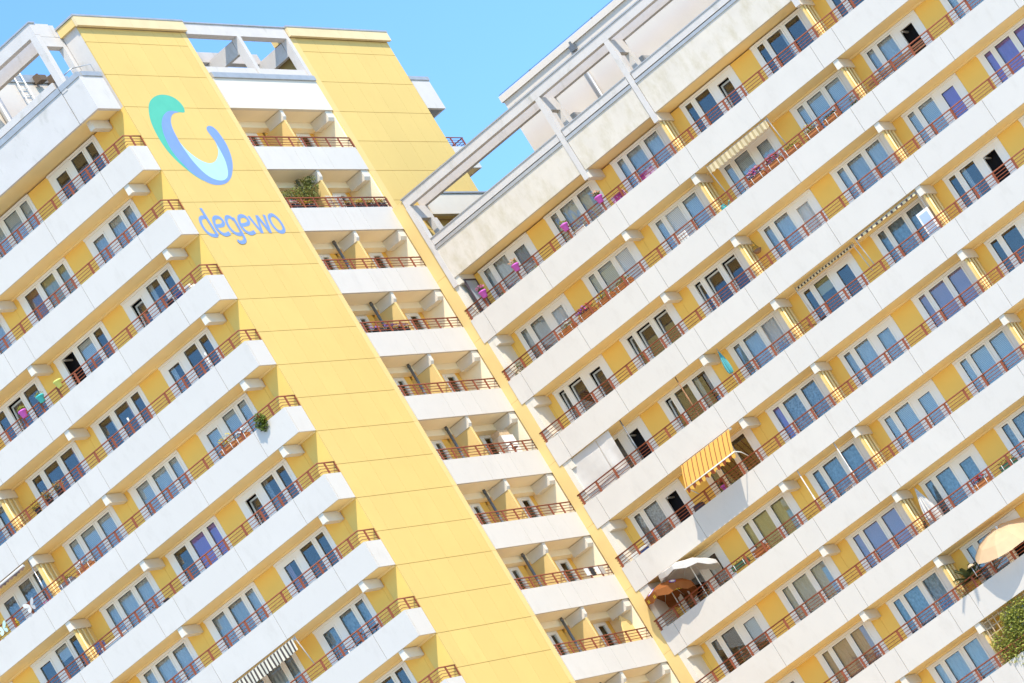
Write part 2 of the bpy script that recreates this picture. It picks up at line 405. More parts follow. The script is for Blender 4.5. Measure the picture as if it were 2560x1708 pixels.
# unit openings are sorted by y: index 0 is the right-most in the photograph (smallest y)
RS = {(1, 3): {0: 'tilt'}, (2, 0): {0: 'tilt'}, (2, 1): {0: 'tilt'}, (2, 2): {1: 'tilt'}, (3, 0): {0: 'tilt', 1: 'tilt', 2: 'tilt'}, (3, 1): {0: 'tilt', 1: 'tilt', 2: 'tilt'},
      (3, 2): {0: 'tilt', 1: 'tilt', 2: 'tilt'}, (3, 3): {0: 'tilt'}, (2, 5): {0: 'open'}, (4, 0): {0: 'open'}, (4, 1): {2: 'tilt'}, (4, 2): {0: 'tilt'}, (4, 5): {0: 'open'}, (5, 0): {0: 'open'}, (8, 2): {0: 'tilt'}, (8, 3): {0: 'open'}}
def RCW(j, u):
    c = list(RC.get(j, [None] * 7))[u]
    if (j, u) == (3, 5): c = ['purple', 'blind', 'blind']
    return c, RS.get((j, u), {})
facade(T2, XR, range(1, 11), 3, Rbeams, Runits, Rseams, None, -1, {-11.31, -18.43}, Rposts, CW=RCW)

# ---- tower long side (L): balcony front at x = -7.91
XL = -7.91; LWX = XL + 1.18
Lbeams = [1.0, 8.30, 12.3, 19.8]
def mW(y): return (y, y + 2.62, [(y + .17, y + .57, 'w'), (y + .77, y + 1.46, 'w'), (y + 1.69, y + 2.31, 'w')], 'W')
def mD(y): return (y, y + 2.60, [(y + .19, y + .58, 'w'), (y + .77, y + 1.37, 'w'), (y + 1.74, y + 2.30, 'd')], 'D')
def nW(y): return (y, y + 2.66, [(y + .23, y + .87, 'w'), (y + 1.07, y + 1.78, 'w'), (y + 2.0, y + 2.42, 'w')], 'W')
Lunits = [mD(1.71), mW(5.36), nW(8.90), mD(12.75), mW(16.4)]
Lseams = [.02, 1.6, 4.65, 7.87, 8.93, 11.72, 12.86, 15.9, 19.3, 20.3]
Lposts = [.55] + [1.12 + .94 * i for i in range(0, 20)]
LC = {1: [None, 'blind', 'blind', None, None], 2: ['sheer', 'yellow', 'sheer', None, None], 3: [None, None, None, None, None], 4: [None, None, None, 'blue', None], 5: ['blind', 'blind', 'blind', 'lace', 'lace'],
      6: [None, ['purple', 'purple', None], 'sheer', None, None], 7: [None, 'sheer', 'sheer', None, None], 8: ['blue', 'sheer', None, None, None], 9: [None, 'sheer', None, None, None]}
LS = {(3, 0): {2: 'tilt'}, (3, 1): {2: 'open'}, (3, 2): {1: 'tilt'}, (6, 0): {2: 'tilt'}}
def LCW(j, u):
    c = list(LC.get(j, [None] * 5))[u]
    if (j, u) == (2, 1): c = ['yellow', 'yellow', 'rust']
    return c, LS.get((j, u), {})
facade(T1, XL, range(1, 11), 0, Lbeams, Lunits, Lseams, None, 1, {12.3}, Lposts, CW=LCW)
# end panel of each long balcony, flush with the gable, and the corner pilaster
for k in range(1, 11):
    z = zt(k); zs = z - HB
    cbox('balcony_end_panel', M_WHITE, (XL + .075, .02, zs), (-6.81, .08, z), T1)
    cbox('balcony_slab_end', M_SOFF, (XL + .111, .081, zs + .013), (-6.81, .199, zs + .21), T1)
    cbox('corner_pilaster', M_YPIL, (-6.80, .0515, zs + .005), (LWX - .0005, .80, zs + H - .005), T1)

# ---- cores: dark rooms behind the glazing, floors run into them
ZLOW = zt(11) - HB
box('core', M_DARK, (LWX + .62, 1.9, 0), (13.6, 20.2, Z0 + 1.9), T1)
box('end_wall', M_YWALL, (LWX, 20.3, 0), (13.8, 20.5, Z0 + 3.0), T1)
box('roof_deck', M_ROOF, (LWX + .62, 1.9, Z0 + 1.91), (13.6, 20.2, Z0 + 2.15), T1)
box('core', M_DARK, (RW + .62, -26.2, 0), (20, -.05, zt(4) + 3.0), T2)
box('lower_storeys', M_YWALL, (LWX, .2, 0), (13.9, 20.29, ZLOW), T1)
box('lower_storeys', M_YWALL, (RW, -26.3, 0), (20.2, -.6, zt(13) - HB - .01), T2)

# ================================================================= GABLE (plane y = 0)
LX0, LX1 = 0.0, 7.05                       # loggia column
colsL = [-6.80, -6.02, -4.72, -3.45, -2.17, -.90, -.34]
colsR = [7.52, 8.75, 10.05, 11.35, 12.65, 13.75, 14.33]
joints = [Z0 + 5.25, Z0 + 4.60, Z0 + 3.15] + [Z0 + 1.72 - 1.4 * i for i in range(0, 24)]
for cols, zmin in ((colsL, ZLOW), (colsR, zt(5))):
    for a, b in zip(cols[:-1], cols[1:]):
        for t, u in zip(joints[:-1], joints[1:]):
            if t < zmin: continue
            if not (vis((a, 0, t), 120) or vis((b, 0, u), 120)): continue
            cbox('facade_panel', M_YEL, (a + .004, 0, u + .009), (b - .004, .05, t - .009), T1)
box('gable_wall', M_JOINTY, (-6.60, .051, 0), (-.02, 1.85, Z0 + 1.76), T1)
box('gable_wall', M_CONC, (-6.79, .051, Z0 + 1.765), (-.02, .76, Z0 + 5.3), T1)
box('gable_wall', M_JOINTY, (7.20, .051, 0), (14.34, 1.85, Z0 + 5.3), T1)
for k in range(0, 12):                      # plaster strips beside the loggias, one storey each
    zb_ = Z0 + 1.72 - H * k
    cbox('edge_strip', M_YELP, (-.335, -.006, zb_ - H + .008), (-.019, .05, zb_), T1)
    if k < 5: cbox('edge_strip', M_YELP, (7.06, -.006, zb_ - H + .008), (7.515, .05, zb_), T1)
box('edge_strip', M_YELP, (-.335, -.006, Z0 + 1.73), (-.019, .05, Z0 + 5.25), T1)
box('edge_strip', M_YELP, (7.06, -.006, Z0 + 1.73), (7.515, .05, Z0 + 5.25), T1)
M_FASC = mat('pale_fascia', (0.72, 0.57, 0.33), .85, .15, noise=.1, nscale=1.5)
for a, b in ((-6.95, .0), (7.05, 14.45)):   # pale fascia and coping at the very top
    n = 4
    for i in range(n):
        cbox('fascia_panel', M_FASC, (a + (b - a) * i / n + .004, -.16, Z0 + 5.24), (a + (b - a) * (i + 1) / n - .004, -.05, Z0 + 5.64), T1)
    box('fascia_core', M_YELP, (a + .02, -.049, Z0 + 5.30), (b - .02, .76, Z0 + 5.63), T1)
    box('coping', M_ZINC, (a - .02, -.18, Z0 + 5.645), (b + .02, .80, Z0 + 5.72), T1)
# loggias
NLOG = 11
gseams = [LX0, 2.62, 3.62, 4.66, LX1]
gposts = [.12] + [.19 + .857 * i for i in range(1, 9)]
for k in range(1, NLOG):
    z = zt(k); zs = z - HB; up = zs + H; zf = zs + .22
    if not (vis((0, 0, z), 300) or vis((LX1, 0, z), 300) or vis((LX1, 0, up), 300)): continue
    for a, b in zip(gseams[:-1], gseams[1:]): cbox('loggia_panel', M_WHITE, (a + .006, -.02, zs), (b - .006, .04, z), T1)
    box('parapet_core', M_PCORE, (.01, .0405, zs + .02), (LX1 - .01, .09, z - .02), T1)
    box('loggia_slab', M_LOGG, (-.01, .091, zs + .012), (LX1 + .1, 1.8, zf), T1)
    box('lintel', M_LOGG, (.0, .85, up - .25), (LX1, 1.19, up + .011), T1)
    r = rails([[(.02, 0.0), (LX1 - .02, 0.0)]], T1, z)
    for p in gposts: post(r, p, 0.0, z, 'x')
    # cross beams along the middle and the right-hand wall
    for bx, bw in ((3.47, .20), (6.74, .42)):
        pr = [(bx - bw / 2, .04, up - .01), (bx - bw / 2, .04, up - .30), (bx - bw / 2, .12, up - .42), (bx - bw / 2, .85, up - .42), (bx - bw / 2, .85, up - .01)]
        MB().prism(pr, (bw, 0, 0)).build('beam', M_BEAM, T1)
    box('partition', M_YELP, (3.40, .10, zf), (3.53, 1.19, up - .425), T1)
    box('side_wall', M_LOGG, (6.96, .05, zf), (7.19, 1.85, up + .01), T1)
    if k > 1: MB().tube([(2.9, .72, zf), (2.9, .72, up + .01)], .055, 10).tube([(2.9, .72, up - .12), (2.9, .72, up - .05)], .07, 10).build('downpipe', M_PIPE, T1)
    # back wall at y = 1.2: door unit and yellow infill in each half (these face -y)
    for xd0, xd1, xa, xb in ((2.15, 2.98, .0, 3.39), (5.70, 6.66, 3.54, 6.95)):
        fm = MB(); gx0, gx1 = xd0 + .22, xd1 - .2; gz0, gz1 = z - .55, z + 1.37
        fm.box((xd0, 1.19, zf), (gx0, 1.27, up - .255)); fm.box((gx1, 1.19, zf), (xd1, 1.27, up - .255))
        fm.box((gx0, 1.19, gz1), (gx1, 1.27, up - .255)); fm.box((gx0, 1.19, zf), (gx1, 1.27, gz0))
        s = .05
        fm.box((gx0 - s, 1.165, gz0), (gx0 + .006, 1.189, gz1 + s)); fm.box((gx1 - .006, 1.165, gz0), (gx1 + s, 1.189, gz1 + s)); fm.box((gx0 + .006, 1.165, gz1), (gx1 - .006, 1.189, gz1 + s))
        D = fm.build('balcony_door', M_FRAME, T1)
        cbox('pane', M_GLASS, (gx0 - .01, 1.22, gz0 - .01), (gx1 + .01, 1.23, gz1 + .01), D)
        cbox('wall_panel', M_YWALL, (xd1 + .004, 1.19, zf), (xb, 1.29, up - .252), T1)
        cbox('wall_panel', M_YWALL, (xa, 1.19, zf), (xd0 - .004, 1.29, up - .252), T1)
# parapet over the top loggia
box('roof_parapet', M_BEAM, (.01, -.03, Z0 - HB + H), (LX1, .12, Z0 + 3.13), T1)
box('parapet_coping', M_ZINC, (.0, -.10, Z0 + 3.135), (3.5, .2, Z0 + 3.36), T1)
box('parapet_coping', M_ZINC, (3.506, -.10, Z0 + 3.135), (LX1, .2, Z0 + 3.35), T1)
box('roof_slab', M_LOGG, (.01, .121, Z0 + 1.775), (LX1, 1.85, Z0 + 2.1), T1)
# pergola on the tower roof
def pbeam(a, b, T, M=M_CONC, name='pergola_beam'): return box(name, M, a, b, T)
pbeam((.01, .0, Z0 + 3.40), (3.34, .26, Z0 + 3.68), T1); pbeam((3.60, .0, Z0 + 3.40), (7.05, .26, Z0 + 3.68), T1)
pbeam((.01, -.04, Z0 + 5.17), (7.04, .24, Z0 + 5.66), T1)
box('pergola_coping', M_ZINC, (.0, -.08, Z0 + 5.665), (7.04, .28, Z0 + 5.72), T1)
pbeam((.01, 1.55, Z0 + 5.10), (7.04, 1.78, Z0 + 5.58), T1)
for xx in (3.36, 6.80):
    MB().prism([(xx, -.05, Z0 + 3.2), (xx, .27, Z0 + 3.2), (xx, .27, Z0 + 4.66), (xx, .245, Z0 + 5.17), (xx, -.05, Z0 + 5.17)], (.235, 0, 0)).build('pergola_post', M_CONC, T1)
    pbeam((xx + .01, .28, Z0 + 4.55), (xx + .22, 1.54, Z0 + 5.16), T1, name='cross_beam')
    MB().prism([(xx, 1.55, Z0 + 2.2), (xx, 2.6, Z0 + 2.2), (xx, 1.85, Z0 + 5.09), (xx, 1.55, Z0 + 5.09)], (.22, 0, 0)).build('raking_post', M_CONC, T1)
MB().prism([(.9, 1.55, Z0 + 2.2), (.9, 2.6, Z0 + 2.2), (.9, 1.85, Z0 + 5.09), (.9, 1.55, Z0 + 5.09)], (.22, 0, 0)).build('raking_post', M_CONC, T1)
# tower roof parapet and pergola on the long side
XP = -8.32
for a, b in ((.10, 1.06), (1.09, 8.3), (8.33, 12.3), (12.33, 20)):
    if not (vis((XP, a, Z0 + 2), 300) or vis((XP, b, Z0 + 2), 300)): continue
    box('roof_parapet', M_DIRTYL, (XP, a, Z0 + 1.70), (XP + .14, b, Z0 + 3.10), T1)
    box('parapet_coping', M_ZINC, (XP - .04, a, Z0 + 3.105), (XP + .2, b, Z0 + 3.31), T1)
box('parapet_end', M_DIRTYL, (XP + .141, .10, Z0 + 1.70), (-6.88, .24, Z0 + 3.12), T1)
box('parapet_coping', M_ZINC, (XP + .201, .06, Z0 + 3.125), (-6.88, .28, Z0 + 3.315), T1)
box('roof_soffit', M_SOFF, (XP + .141, .241, Z0 + 1.765), (LWX + .6, 20, Z0 + 2.0), T1)
pbeam((XP, 1.2, Z0 + 3.36), (XP + .25, 20, Z0 + 3.62), T1)
pbeam((XP, .78, Z0 + 5.46), (XP + .28, 20, Z0 + 5.95), T1)
box('pergola_coping', M_ZINC, (XP - .04, .74, Z0 + 5.955), (XP + .32, 20, Z0 + 6.01), T1)
pbeam((XP + 1.15, .78, Z0 + 5.38), (XP + 1.4, 20, Z0 + 5.90), T1)
for yy in (.78, 8.1, 12.1):
    MB().prism([(XP - .02, yy, Z0 + 3.0), (XP + .27, yy, Z0 + 3.0), (XP + .27, yy, Z0 + 5.0), (XP + .255, yy, Z0 + 5.45), (XP - .02, yy, Z0 + 5.45)], (0, .27, 0)).build('pergola_post', M_CONC, T1)
    pbeam((XP + .285, yy + .01, Z0 + 4.95), (XP + 1.6, yy + .26, Z0 + 5.37), T1, name='cross_beam')
    pbeam((XP + .285, yy + .005, Z0 + 5.375), (XP + 1.145, yy + .265, Z0 + 5.95), T1, name='cross_beam')
    MB().prism([(XP + 1.3, yy, Z0 + 1.9), (XP + 2.0, yy, Z0 + 1.9), (XP + 1.6, yy, Z0 + 4.94), (XP + 1.3, yy, Z0 + 4.94)], (0, .24, 0)).build('raking_post', M_CONC, T1)
MB().tube([(XP + .5, .5, Z0 + 3.3), (XP + .5, .5, Z0 + 3.75), (-7.0, .2, Z0 + 3.75), (-7.0, .2, Z0 + 3.3)], .022, 6).tube([(XP + .5, .5, Z0 + 3.75), (XP + .5, 1.1, Z0 + 3.75)], .022, 6).build('guard_rail', M_METAL, T1)
# plant room on the tower roof
box('plant_room', M_CREAM, (-6.4, 5.0, Z0 + 2.0), (-.6, 16, Z0 + 6.5), T1)
box('coping', M_ZINC, (-6.46, 4.94, Z0 + 6.505), (-.6, 16, Z0 + 6.85), T1)
MB().tube([(-6.1, 4.85, Z0 + 2.0), (-6.1, 4.85, Z0 + 6.0)], .14, 10).build('downpipe', M_ZINC, T1)
lad = MB()
for xx in (-4.3, -3.8): lad.tube([(xx, 4.82, Z0 + 2.2), (xx, 4.82, Z0 + 7.25), (xx, 5.35, Z0 + 7.25), (xx, 5.35, Z0 + 6.86)], .03, 6)
for i in range(15): lad.tube([(-4.3, 4.82, Z0 + 2.5 + i * .3), (-3.8, 4.82, Z0 + 2.5 + i * .3)], .02, 6)
lad.build('roof_ladder', M_FRAME, T1)
for xx in (-3.1, -2.2):
    MB().box((xx, 4.55, Z0 + 6.35), (xx + .42, 4.86, Z0 + 6.58)).box((xx + .15, 4.70, Z0 + 6.581), (xx + .25, 4.93, Z0 + 6.74)).build('floodlight', M_WOODL, T1)
# rear balconies of the tower seen past the gable
for k in range(1, 5):
    z = zt(k) + .12; zs = z - HB
    box('balcony_end_panel', M_WHITE, (14.36, .02, zs), (15.7, .09, z), T1)
    box('balcony_slab', M_SOFF, (14.36, .091, zs + .02), (15.75, 9, zs + .2), T1)
    box('balcony_panel', M_WHITE, (15.701, .02, zs), (15.77, 9, z), T1)
    r = rails([[(14.4, .05), (15.73, .05), (15.73, 6)]], T1, z)
    for xx in (14.75, 15.65): post(r, xx, .05, z, 'x')
    for yy in (1, 2, 3): post(r, 15.73, yy, z, 'y')
box('roof_parapet', M_DIRTYL, (14.36, .0, Z0 + 2.0), (15.75, .12, Z0 + 3.38), T1)
box('parapet_coping', M_ZINC, (14.30, -.04, Z0 + 3.385), (15.8, .16, Z0 + 3.56), T1)
box('roof_parapet', M_DIRTYL, (15.62, .121, Z0 + 2.0), (15.75, 9, Z0 + 3.38), T1)
MB().tube([(14.4, .6, Z0 + 3.4), (14.4, .6, Z0 + 3.9), (15.2, .6, Z0 + 3.9), (15.2, .6, Z0 + 3.4)], .022, 6).build('guard_rail', M_METAL, T1)

# ---- painted logo and lettering on the gable (flat paint)
LOG = lambda a, b: ony(360 + a / 3.919, 220 + b / 3.919, 0)
def paint(name, pts, M, lift, parent):
    """thin painted film: outline in zoomed photo coordinates laid on the gable plane"""
    P = [LOG(a, b) for a, b in pts]; cu = bpy.data.curves.new(name, 'CURVE'); cu.dimensions = '2D'; cu.fill_mode = 'BOTH'
    sp = cu.splines.new('POLY'); sp.points.add(len(P) - 1)
    for q, p in zip(sp.points, P): q.co = (p.x, p.z, 0, 1)
    sp.use_cyclic_u = True
    ob = bpy.data.objects.new(name + '_tmp', cu); COL.objects.link(ob); dg = bpy.context.evaluated_depsgraph_get()
    me = bpy.data.meshes.new_from_object(ob.evaluated_get(dg)); bpy.data.objects.remove(ob)
    v = [(q.co.x, -lift, q.co.y) for q in me.vertices]; f = [tuple(p.vertices) for p in me.polygons]
    mb = MB(); mb.v = v; mb.f = f; mb.smooth = [False] * len(f)
    return mb.build(name, M, parent)
def smooth(pts, n=4, closed=True):
    out = []; K = len(pts)
    for i in range(K if closed else K - 1):
        p0, p1, p2, p3 = [Vector(pts[(i + d) % K] if closed else pts[min(max(i + d, 0), K - 1)]) for d in (-1, 0, 1, 2)]
        for s in range(n):
            t = s / n; out.append(tuple(.5 * ((2 * p1) + (p2 - p0) * t + (2 * p0 - 5 * p1 + 4 * p2 - p3) * t * t + (3 * p1 - p0 - 3 * p2 + p3) * t ** 3)))
    if not closed: out.append(tuple(pts[-1]))
    return out
M_LG = mat('logo_green', (.10, .46, .32), .7, .2, noise=.08, nscale=2); M_LB = mat('logo_blue', (.20, .31, .60), .7, .2, noise=.08, nscale=2); M_LL = mat('logo_light_blue', (.42, .64, .76), .7, .2, noise=.06, nscale=2)
GREEN = [(45, 190), (55, 140), (85, 100), (130, 74), (180, 66), (240, 75), (300, 100), (350, 140), (385, 185), (397, 218), (392, 241), (340, 238), (290, 232), (240, 250), (200, 300), (188, 350), (195, 410), (215, 470), (250, 550), (300, 630), (360, 705), (430, 780), (500, 845), (560, 890), (590, 912), (545, 890), (480, 848), (400, 785), (320, 715), (240, 630), (170, 535), (110, 430), (70, 340), (50, 260)]
BLUE = [(338, 238), (290, 226), (240, 228), (205, 252), (182, 290), (172, 345), (178, 400), (195, 460), (225, 530), (265, 605), (320, 680), (390, 755), (460, 825), (520, 870), (580, 905), (640, 935), (700, 950), (760, 948), (810, 930), (845, 890), (862, 840), (868, 770), (860, 700), (840, 630), (805, 550), (760, 480), (715, 420), (680, 388), (650, 374), (625, 375), (612, 392), (620, 420), (650, 462), (680, 500), (702, 535), (745, 610), (785, 690), (810, 760), (822, 830), (815, 875), (790, 900), (750, 908), (700, 898), (640, 870), (580, 825), (520, 765), (460, 695), (410, 625), (365, 560), (320, 480), (285, 410), (265, 350), (262, 300), (275, 265), (300, 246)]
LIGHT = [(345, 530), (410, 628), (460, 698), (520, 768), (580, 828), (640, 873), (700, 901), (750, 911), (790, 903), (815, 878), (824, 832), (812, 762), (787, 692), (747, 612), (702, 535), (717, 575), (727, 622), (722, 670), (702, 713), (670, 735), (630, 738), (580, 722), (520, 690), (460, 645), (400, 592)]
LOGO = empty('logo', (LOG(450, 500).x, 0, LOG(450, 500).z), T1)
paint('green_crescent', smooth(GREEN), M_LG, .003, LOGO); paint('light_blue_crescent', smooth(LIGHT), M_LL, .0045, LOGO); paint('blue_crescent', smooth(BLUE), M_LB, .006, LOGO)
WORD = {'letter_d': [[(604, 1268), (572, 1268), (551, 1285), (556, 1320), (580, 1368), (615, 1412), (655, 1440), (690, 1449), (716, 1446)], [(552, 1180), (590, 1242), (640, 1322), (688, 1398), (720, 1448)]],
        'letter_e': [[(692, 1352), (735, 1352), (768, 1344), (778, 1322), (762, 1292), (732, 1270), (700, 1268), (682, 1288), (688, 1328), (712, 1376), (750, 1418), (796, 1440), (838, 1422)]],
        'letter_g': [[(876, 1296), (848, 1270), (815, 1264), (803, 1288), (815, 1332), (846, 1382), (886, 1420), (926, 1436), (948, 1430)], [(868, 1272), (902, 1328), (942, 1398), (974, 1456), (986, 1488), (972, 1512), (938, 1514), (914, 1492)]],
        'letter_e_second': [[(936, 1342), (980, 1342), (1014, 1332), (1024, 1310), (1008, 1280), (978, 1258), (946, 1256), (928, 1276), (934, 1316), (958, 1364), (996, 1406), (1042, 1428), (1084, 1410)]],
        'letter_w': [[(1022, 1256), (1090, 1340), (1158, 1422)], [(1158, 1422), (1130, 1340), (1102, 1252)], [(1102, 1252), (1170, 1335), (1238, 1420)], [(1238, 1420), (1205, 1335), (1172, 1246)]],
        'letter_o': [[(1242, 1244), (1226, 1266), (1238, 1308), (1270, 1360), (1312, 1402), (1350, 1412), (1370, 1392), (1352, 1342), (1312, 1286), (1268, 1250), (1242, 1244)]]}
LET = empty('lettering', (LOG(950, 1400).x, 0, LOG(950, 1400).z), T1)
for n, strokes in WORD.items():
    mb = MB()
    for q, st in enumerate(strokes):
        P = [LOG(a, b) for a, b in smooth(st, 4, False)]; ly = -.004 - q * .011 if n != 'letter_w' else -.004 - q * .004
        L_, R_ = [], []
        for i, p in enumerate(P):
            d = (P[min(i + 1, len(P) - 1)] - P[max(i - 1, 0)]); d.normalize(); nrm = Vector((-d.z, 0, d.x)) * .076
            L_.append(Vector((p.x + nrm.x, ly, p.z + nrm.z))); R_.append(Vector((p.x - nrm.x, ly, p.z - nrm.z)))
        for i in range(len(P) - 1):
            dy = Vector((0, -.00022 * i, 0)); mb.poly([R_[i] + dy, R_[i + 1] + dy, L_[i + 1] + dy, L_[i] + dy])
    mb.build(n.replace('_second', ''), M_LB, LET)

# ================================================================= WING: end strip, roof, pergola
ZR = zt(4)
for k in range(4, 14):
    zz = zt(k) + 2.03
    cbox('end_strip', M_YELP, (6.95, -.54, zz - H + .008), (7.19, -.02, zz), T2)
box('end_strip', M_YELP, (6.95, -.54, ZR + 2.04), (7.19, -.02, ZR + 5.45), T2)
for j in range(1, 11):
    z = zt(j + 3); zs = z - HB
    box('end_wall', M_BEAM, (6.97, -.76, zs + .225), (8.6, -.545, zs + H + .005), T2)
pz = ZR
for a, b in ((-.78, -7.55), (-7.80, -11.16), (-11.42, -18.3), (-18.55, -26)):
    box('roof_parapet', M_DIRTY, (XR, b, pz + 1.745), (XR + .14, a, pz + 3.07), T2)
    box('parapet_coping', M_ZINC, (XR - .04, b, pz + 3.075), (XR + .2, a, pz + 3.20), T2)
    pbeam((XR, b + .01, pz + 3.26), (XR + .26, a - .01, pz + 3.53), T2)
    box('pergola_coping', M_ZINC, (XR - .03, b + .01, pz + 3.532), (XR + .29, a - .01, pz + 3.57), T2)
box('roof_soffit', M_SOFF, (XR + .141, -26, pz + 1.765), (RW + .6, -.78, pz + 2.0), T2)
pbeam((XR - .005, -26, pz + 5.13), (XR + .27, -.57, pz + 5.48), T2)
box('pergola_coping', M_ZINC, (XR - .04, -26, pz + 5.485), (XR + .3, -.55, pz + 5.53), T2)
pbeam((8.05, -26, pz + 5.13), (8.30, -.57, pz + 5.52), T2)
for yy in (-.67, -7.67, -11.29, -18.42):
    MB().prism([(XR - .03, yy - .11, pz + 1.42), (XR + .09, yy - .11, pz + 1.42), (XR + .09, yy - .11, pz + 3.0), (XR + .27, yy - .11, pz + 3.6), (XR + .27, yy - .11, pz + 4.5), (XR + .255, yy - .11, pz + 5.12), (XR - .02, yy - .11, pz + 5.12)], (0, .22, 0)).build('pergola_post', M_CONC, T2)
    pbeam((XR + .275, yy - .10, pz + 4.55), (8.2, yy + .10, pz + 5.12), T2, name='cross_beam')
    MB().prism([(7.95, yy - .11, pz + 2.0), (8.75, yy - .11, pz + 2.0), (8.35, yy - .11, pz + 4.54), (7.95, yy - .11, pz + 4.54)], (0, .22, 0)).build('raking_post', M_CONC, T2)
    if yy < -1:
        box('fire_wall', M_BEAM, (8.78, yy - .10, pz + 2.0), (9.95, yy + .10, pz + 4.15), T2)
        box('coping', M_ZINC, (8.76, yy - .14, pz + 4.155), (9.95, yy + .14, pz + 4.42), T2)
box('roof_deck', M_ROOF, (RW, -26, pz + 2.01), (20, -.6, pz + 2.2), T2)
box('roof_end_wall', M_BEAM, (8.8, -.5, pz + 4.9), (14.6, -.35, pz + 5.85), T2)
box('roof_end_slab', M_SOFF, (8.8, -.34, pz + 4.95), (14.6, -.05, pz + 5.1), T2)
box('coping', M_ZINC, (8.75, -.55, pz + 5.855), (14.65, -.30, pz + 5.92), T2)
box('plant_room', M_CREAM, (10.0, -26, pz + 2.2), (18, -5.0, pz + 6.95), T2)
box('coping', M_CREAM, (9.90, -26, pz + 6.955), (18, -4.95, pz + 7.22), T2)
lf = onx(1433, 118, 9.9)
MB().box((9.74, lf.y - .12, lf.z - .17), (9.94, lf.y + .12, lf.z + .08)).box((9.82, lf.y - .04, lf.z + .08), (9.89, lf.y + .04, lf.z + .24)).build('floodlight', M_PIPE, T2)
dp = onx(1478, 195, 9.93)
MB().tube([(9.9, dp.y, pz + 2.2), (9.9, dp.y, dp.z + .55)], .07, 10).build('downpipe', M_ZINC, T2)

for P, T in (([(-6.9, -.10, Z0 + 5.76), (-.1, -.10, Z0 + 5.75)], T1), ([(7.1, -.10, Z0 + 5.75), (14.4, -.10, Z0 + 5.76)], T1), ([(XP + .1, 1.2, Z0 + 6.05), (XP + .1, 19, Z0 + 6.05)], T1), ([(XR + .1, -.7, pz + 5.57), (XR + .1, -25, pz + 5.57)], T2), ([(9.95, -5.0, pz + 7.27), (9.95, -25, pz + 7.27)], T2)):
    wb = MB().tube(P, .012, 5); a, b = Vector(P[0]), Vector(P[1])
    for i in range(6):
        q = a.lerp(b, (i + .5) / 6); wb.box((q.x - .03, q.y - .03, q.z - .06), (q.x + .03, q.y + .03, q.z + .012))
    wb.build('lightning_wire', M_PIPE, T)
for yy in (-6.4, -9.1): MB().tube([(11.2, yy, pz + 6.9), (11.2, yy, pz + 8.0)], .02, 6).tube([(11.2, yy - .3, pz + 7.85), (11.2, yy + .3, pz + 7.85)], .01, 5).build('aerial', M_PIPE, T2) if False else None
# ================================================================= THINGS ON THE BALCONIES
M_PINKPOT = mat('pink_pot', (.62, .12, .50), .45, .4); M_TEALPOT = mat('teal_pot', (.06, .50, .46), .45, .4); M_LIMEPOT = mat('lime_pot', (.66, .68, .16), .45, .4); M_TERRA = mat('terracotta', (.50, .19, .06), .8, .2, noise=.2, nscale=9)
M_SOIL = mat('soil', (.05, .035, .025), .95, .1)
M_LEAF = mat('green_leaf', (.10, .16, .035), .6, .3, var=.2, noise=.5, nscale=14, trans=.3); M_LEAFY = mat('yellow_green_leaf', (.28, .30, .05), .6, .3, noise=.4, nscale=14, trans=.3); M_OCHRE = mat('ochre_bloom', (.48, .33, .04), .8, .1, noise=.4, nscale=20, trans=.2)
M_PINKF = mat('pink_bloom', (.75, .20, .42), .7, .2, noise=.3, nscale=25, trans=.2); M_PEACHF = mat('peach_bloom', (.80, .42, .22), .7, .2, noise=.3, nscale=25, trans=.2); M_REDF = mat('red_bloom', (.60, .05, .06), .7, .2, trans=.2); M_WHITEF = mat('white_bloom', (.8, .8, .75), .7, .2, trans=.2); M_VIOF = mat('violet_bloom', (.25, .12, .55), .7, .2, trans=.2); M_YELF = mat('yellow_bloom', (.75, .55, .05), .7, .2, trans=.2)
M_WOOD = mat('brown_wood', (.34, .17, .08), .7, .3, noise=.4, nscale=8); M_LWOOD = mat('pale_wood', (.62, .45, .27), .75, .2, noise=.3, nscale=8)
M_CANVAS = mat('cream_canvas', (.76, .72, .66), .9, .1, noise=.08, nscale=3, trans=.25); M_WCAN = mat('white_canvas', (.74, .71, .66), .9, .1, noise=.06, nscale=4, trans=.3)
M_TEALC = mat('teal_canvas', (.14, .46, .46), .9, .1, trans=.2, noise=.15, nscale=8); M_BROWNC = mat('brown_canvas', (.36, .13, .04), .9, .1, trans=.3, noise=.15, nscale=4); M_PEACHC = mat('peach_canvas', (.90, .66, .40), .9, .1, trans=.45, noise=.1, nscale=3)
M_PINKC = mat('pink_cloth', (.50, .06, .28), .9, .1, noise=.4, nscale=9, dirt=((.75, .55, .66), 5.0, .50, .56)); M_NAVY = mat('navy_cloth', (.05, .08, .20), .9, .1)
M_FROST = mat('frosted_panel', (.33, .35, .38), .3, .5); M_DKFR = mat('dark_frame', (.07, .05, .06), .5, .3)
M_AWNS = stripes('orange_striped_awning', (.80, .47, .12), (.36, .13, .05), .22, 'Y', .80, trans=.35)
M_AWNB = stripes('beige_striped_valance', (.74, .60, .36), (.50, .38, .20), .20, 'Y', .55, trans=.2)
M_AWND = stripes('dark_striped_valance', (.80, .68, .42), (.08, .06, .05), .15, 'Y', .5, trans=.1)
M_AWNW = stripes('wide_striped_valance', (.80, .66, .38), (.12, .08, .08), .24, 'Y', .62, trans=.1)
M_AWNG = stripes('grey_striped_awning', (.76, .70, .54), (.10, .08, .07), .17, 'Y', .55, trans=.2)
rnd = random.Random(3)
def zR(j): return zt(j + 3)
def zL(k): return zt(k)
def clip(lst, x): return x

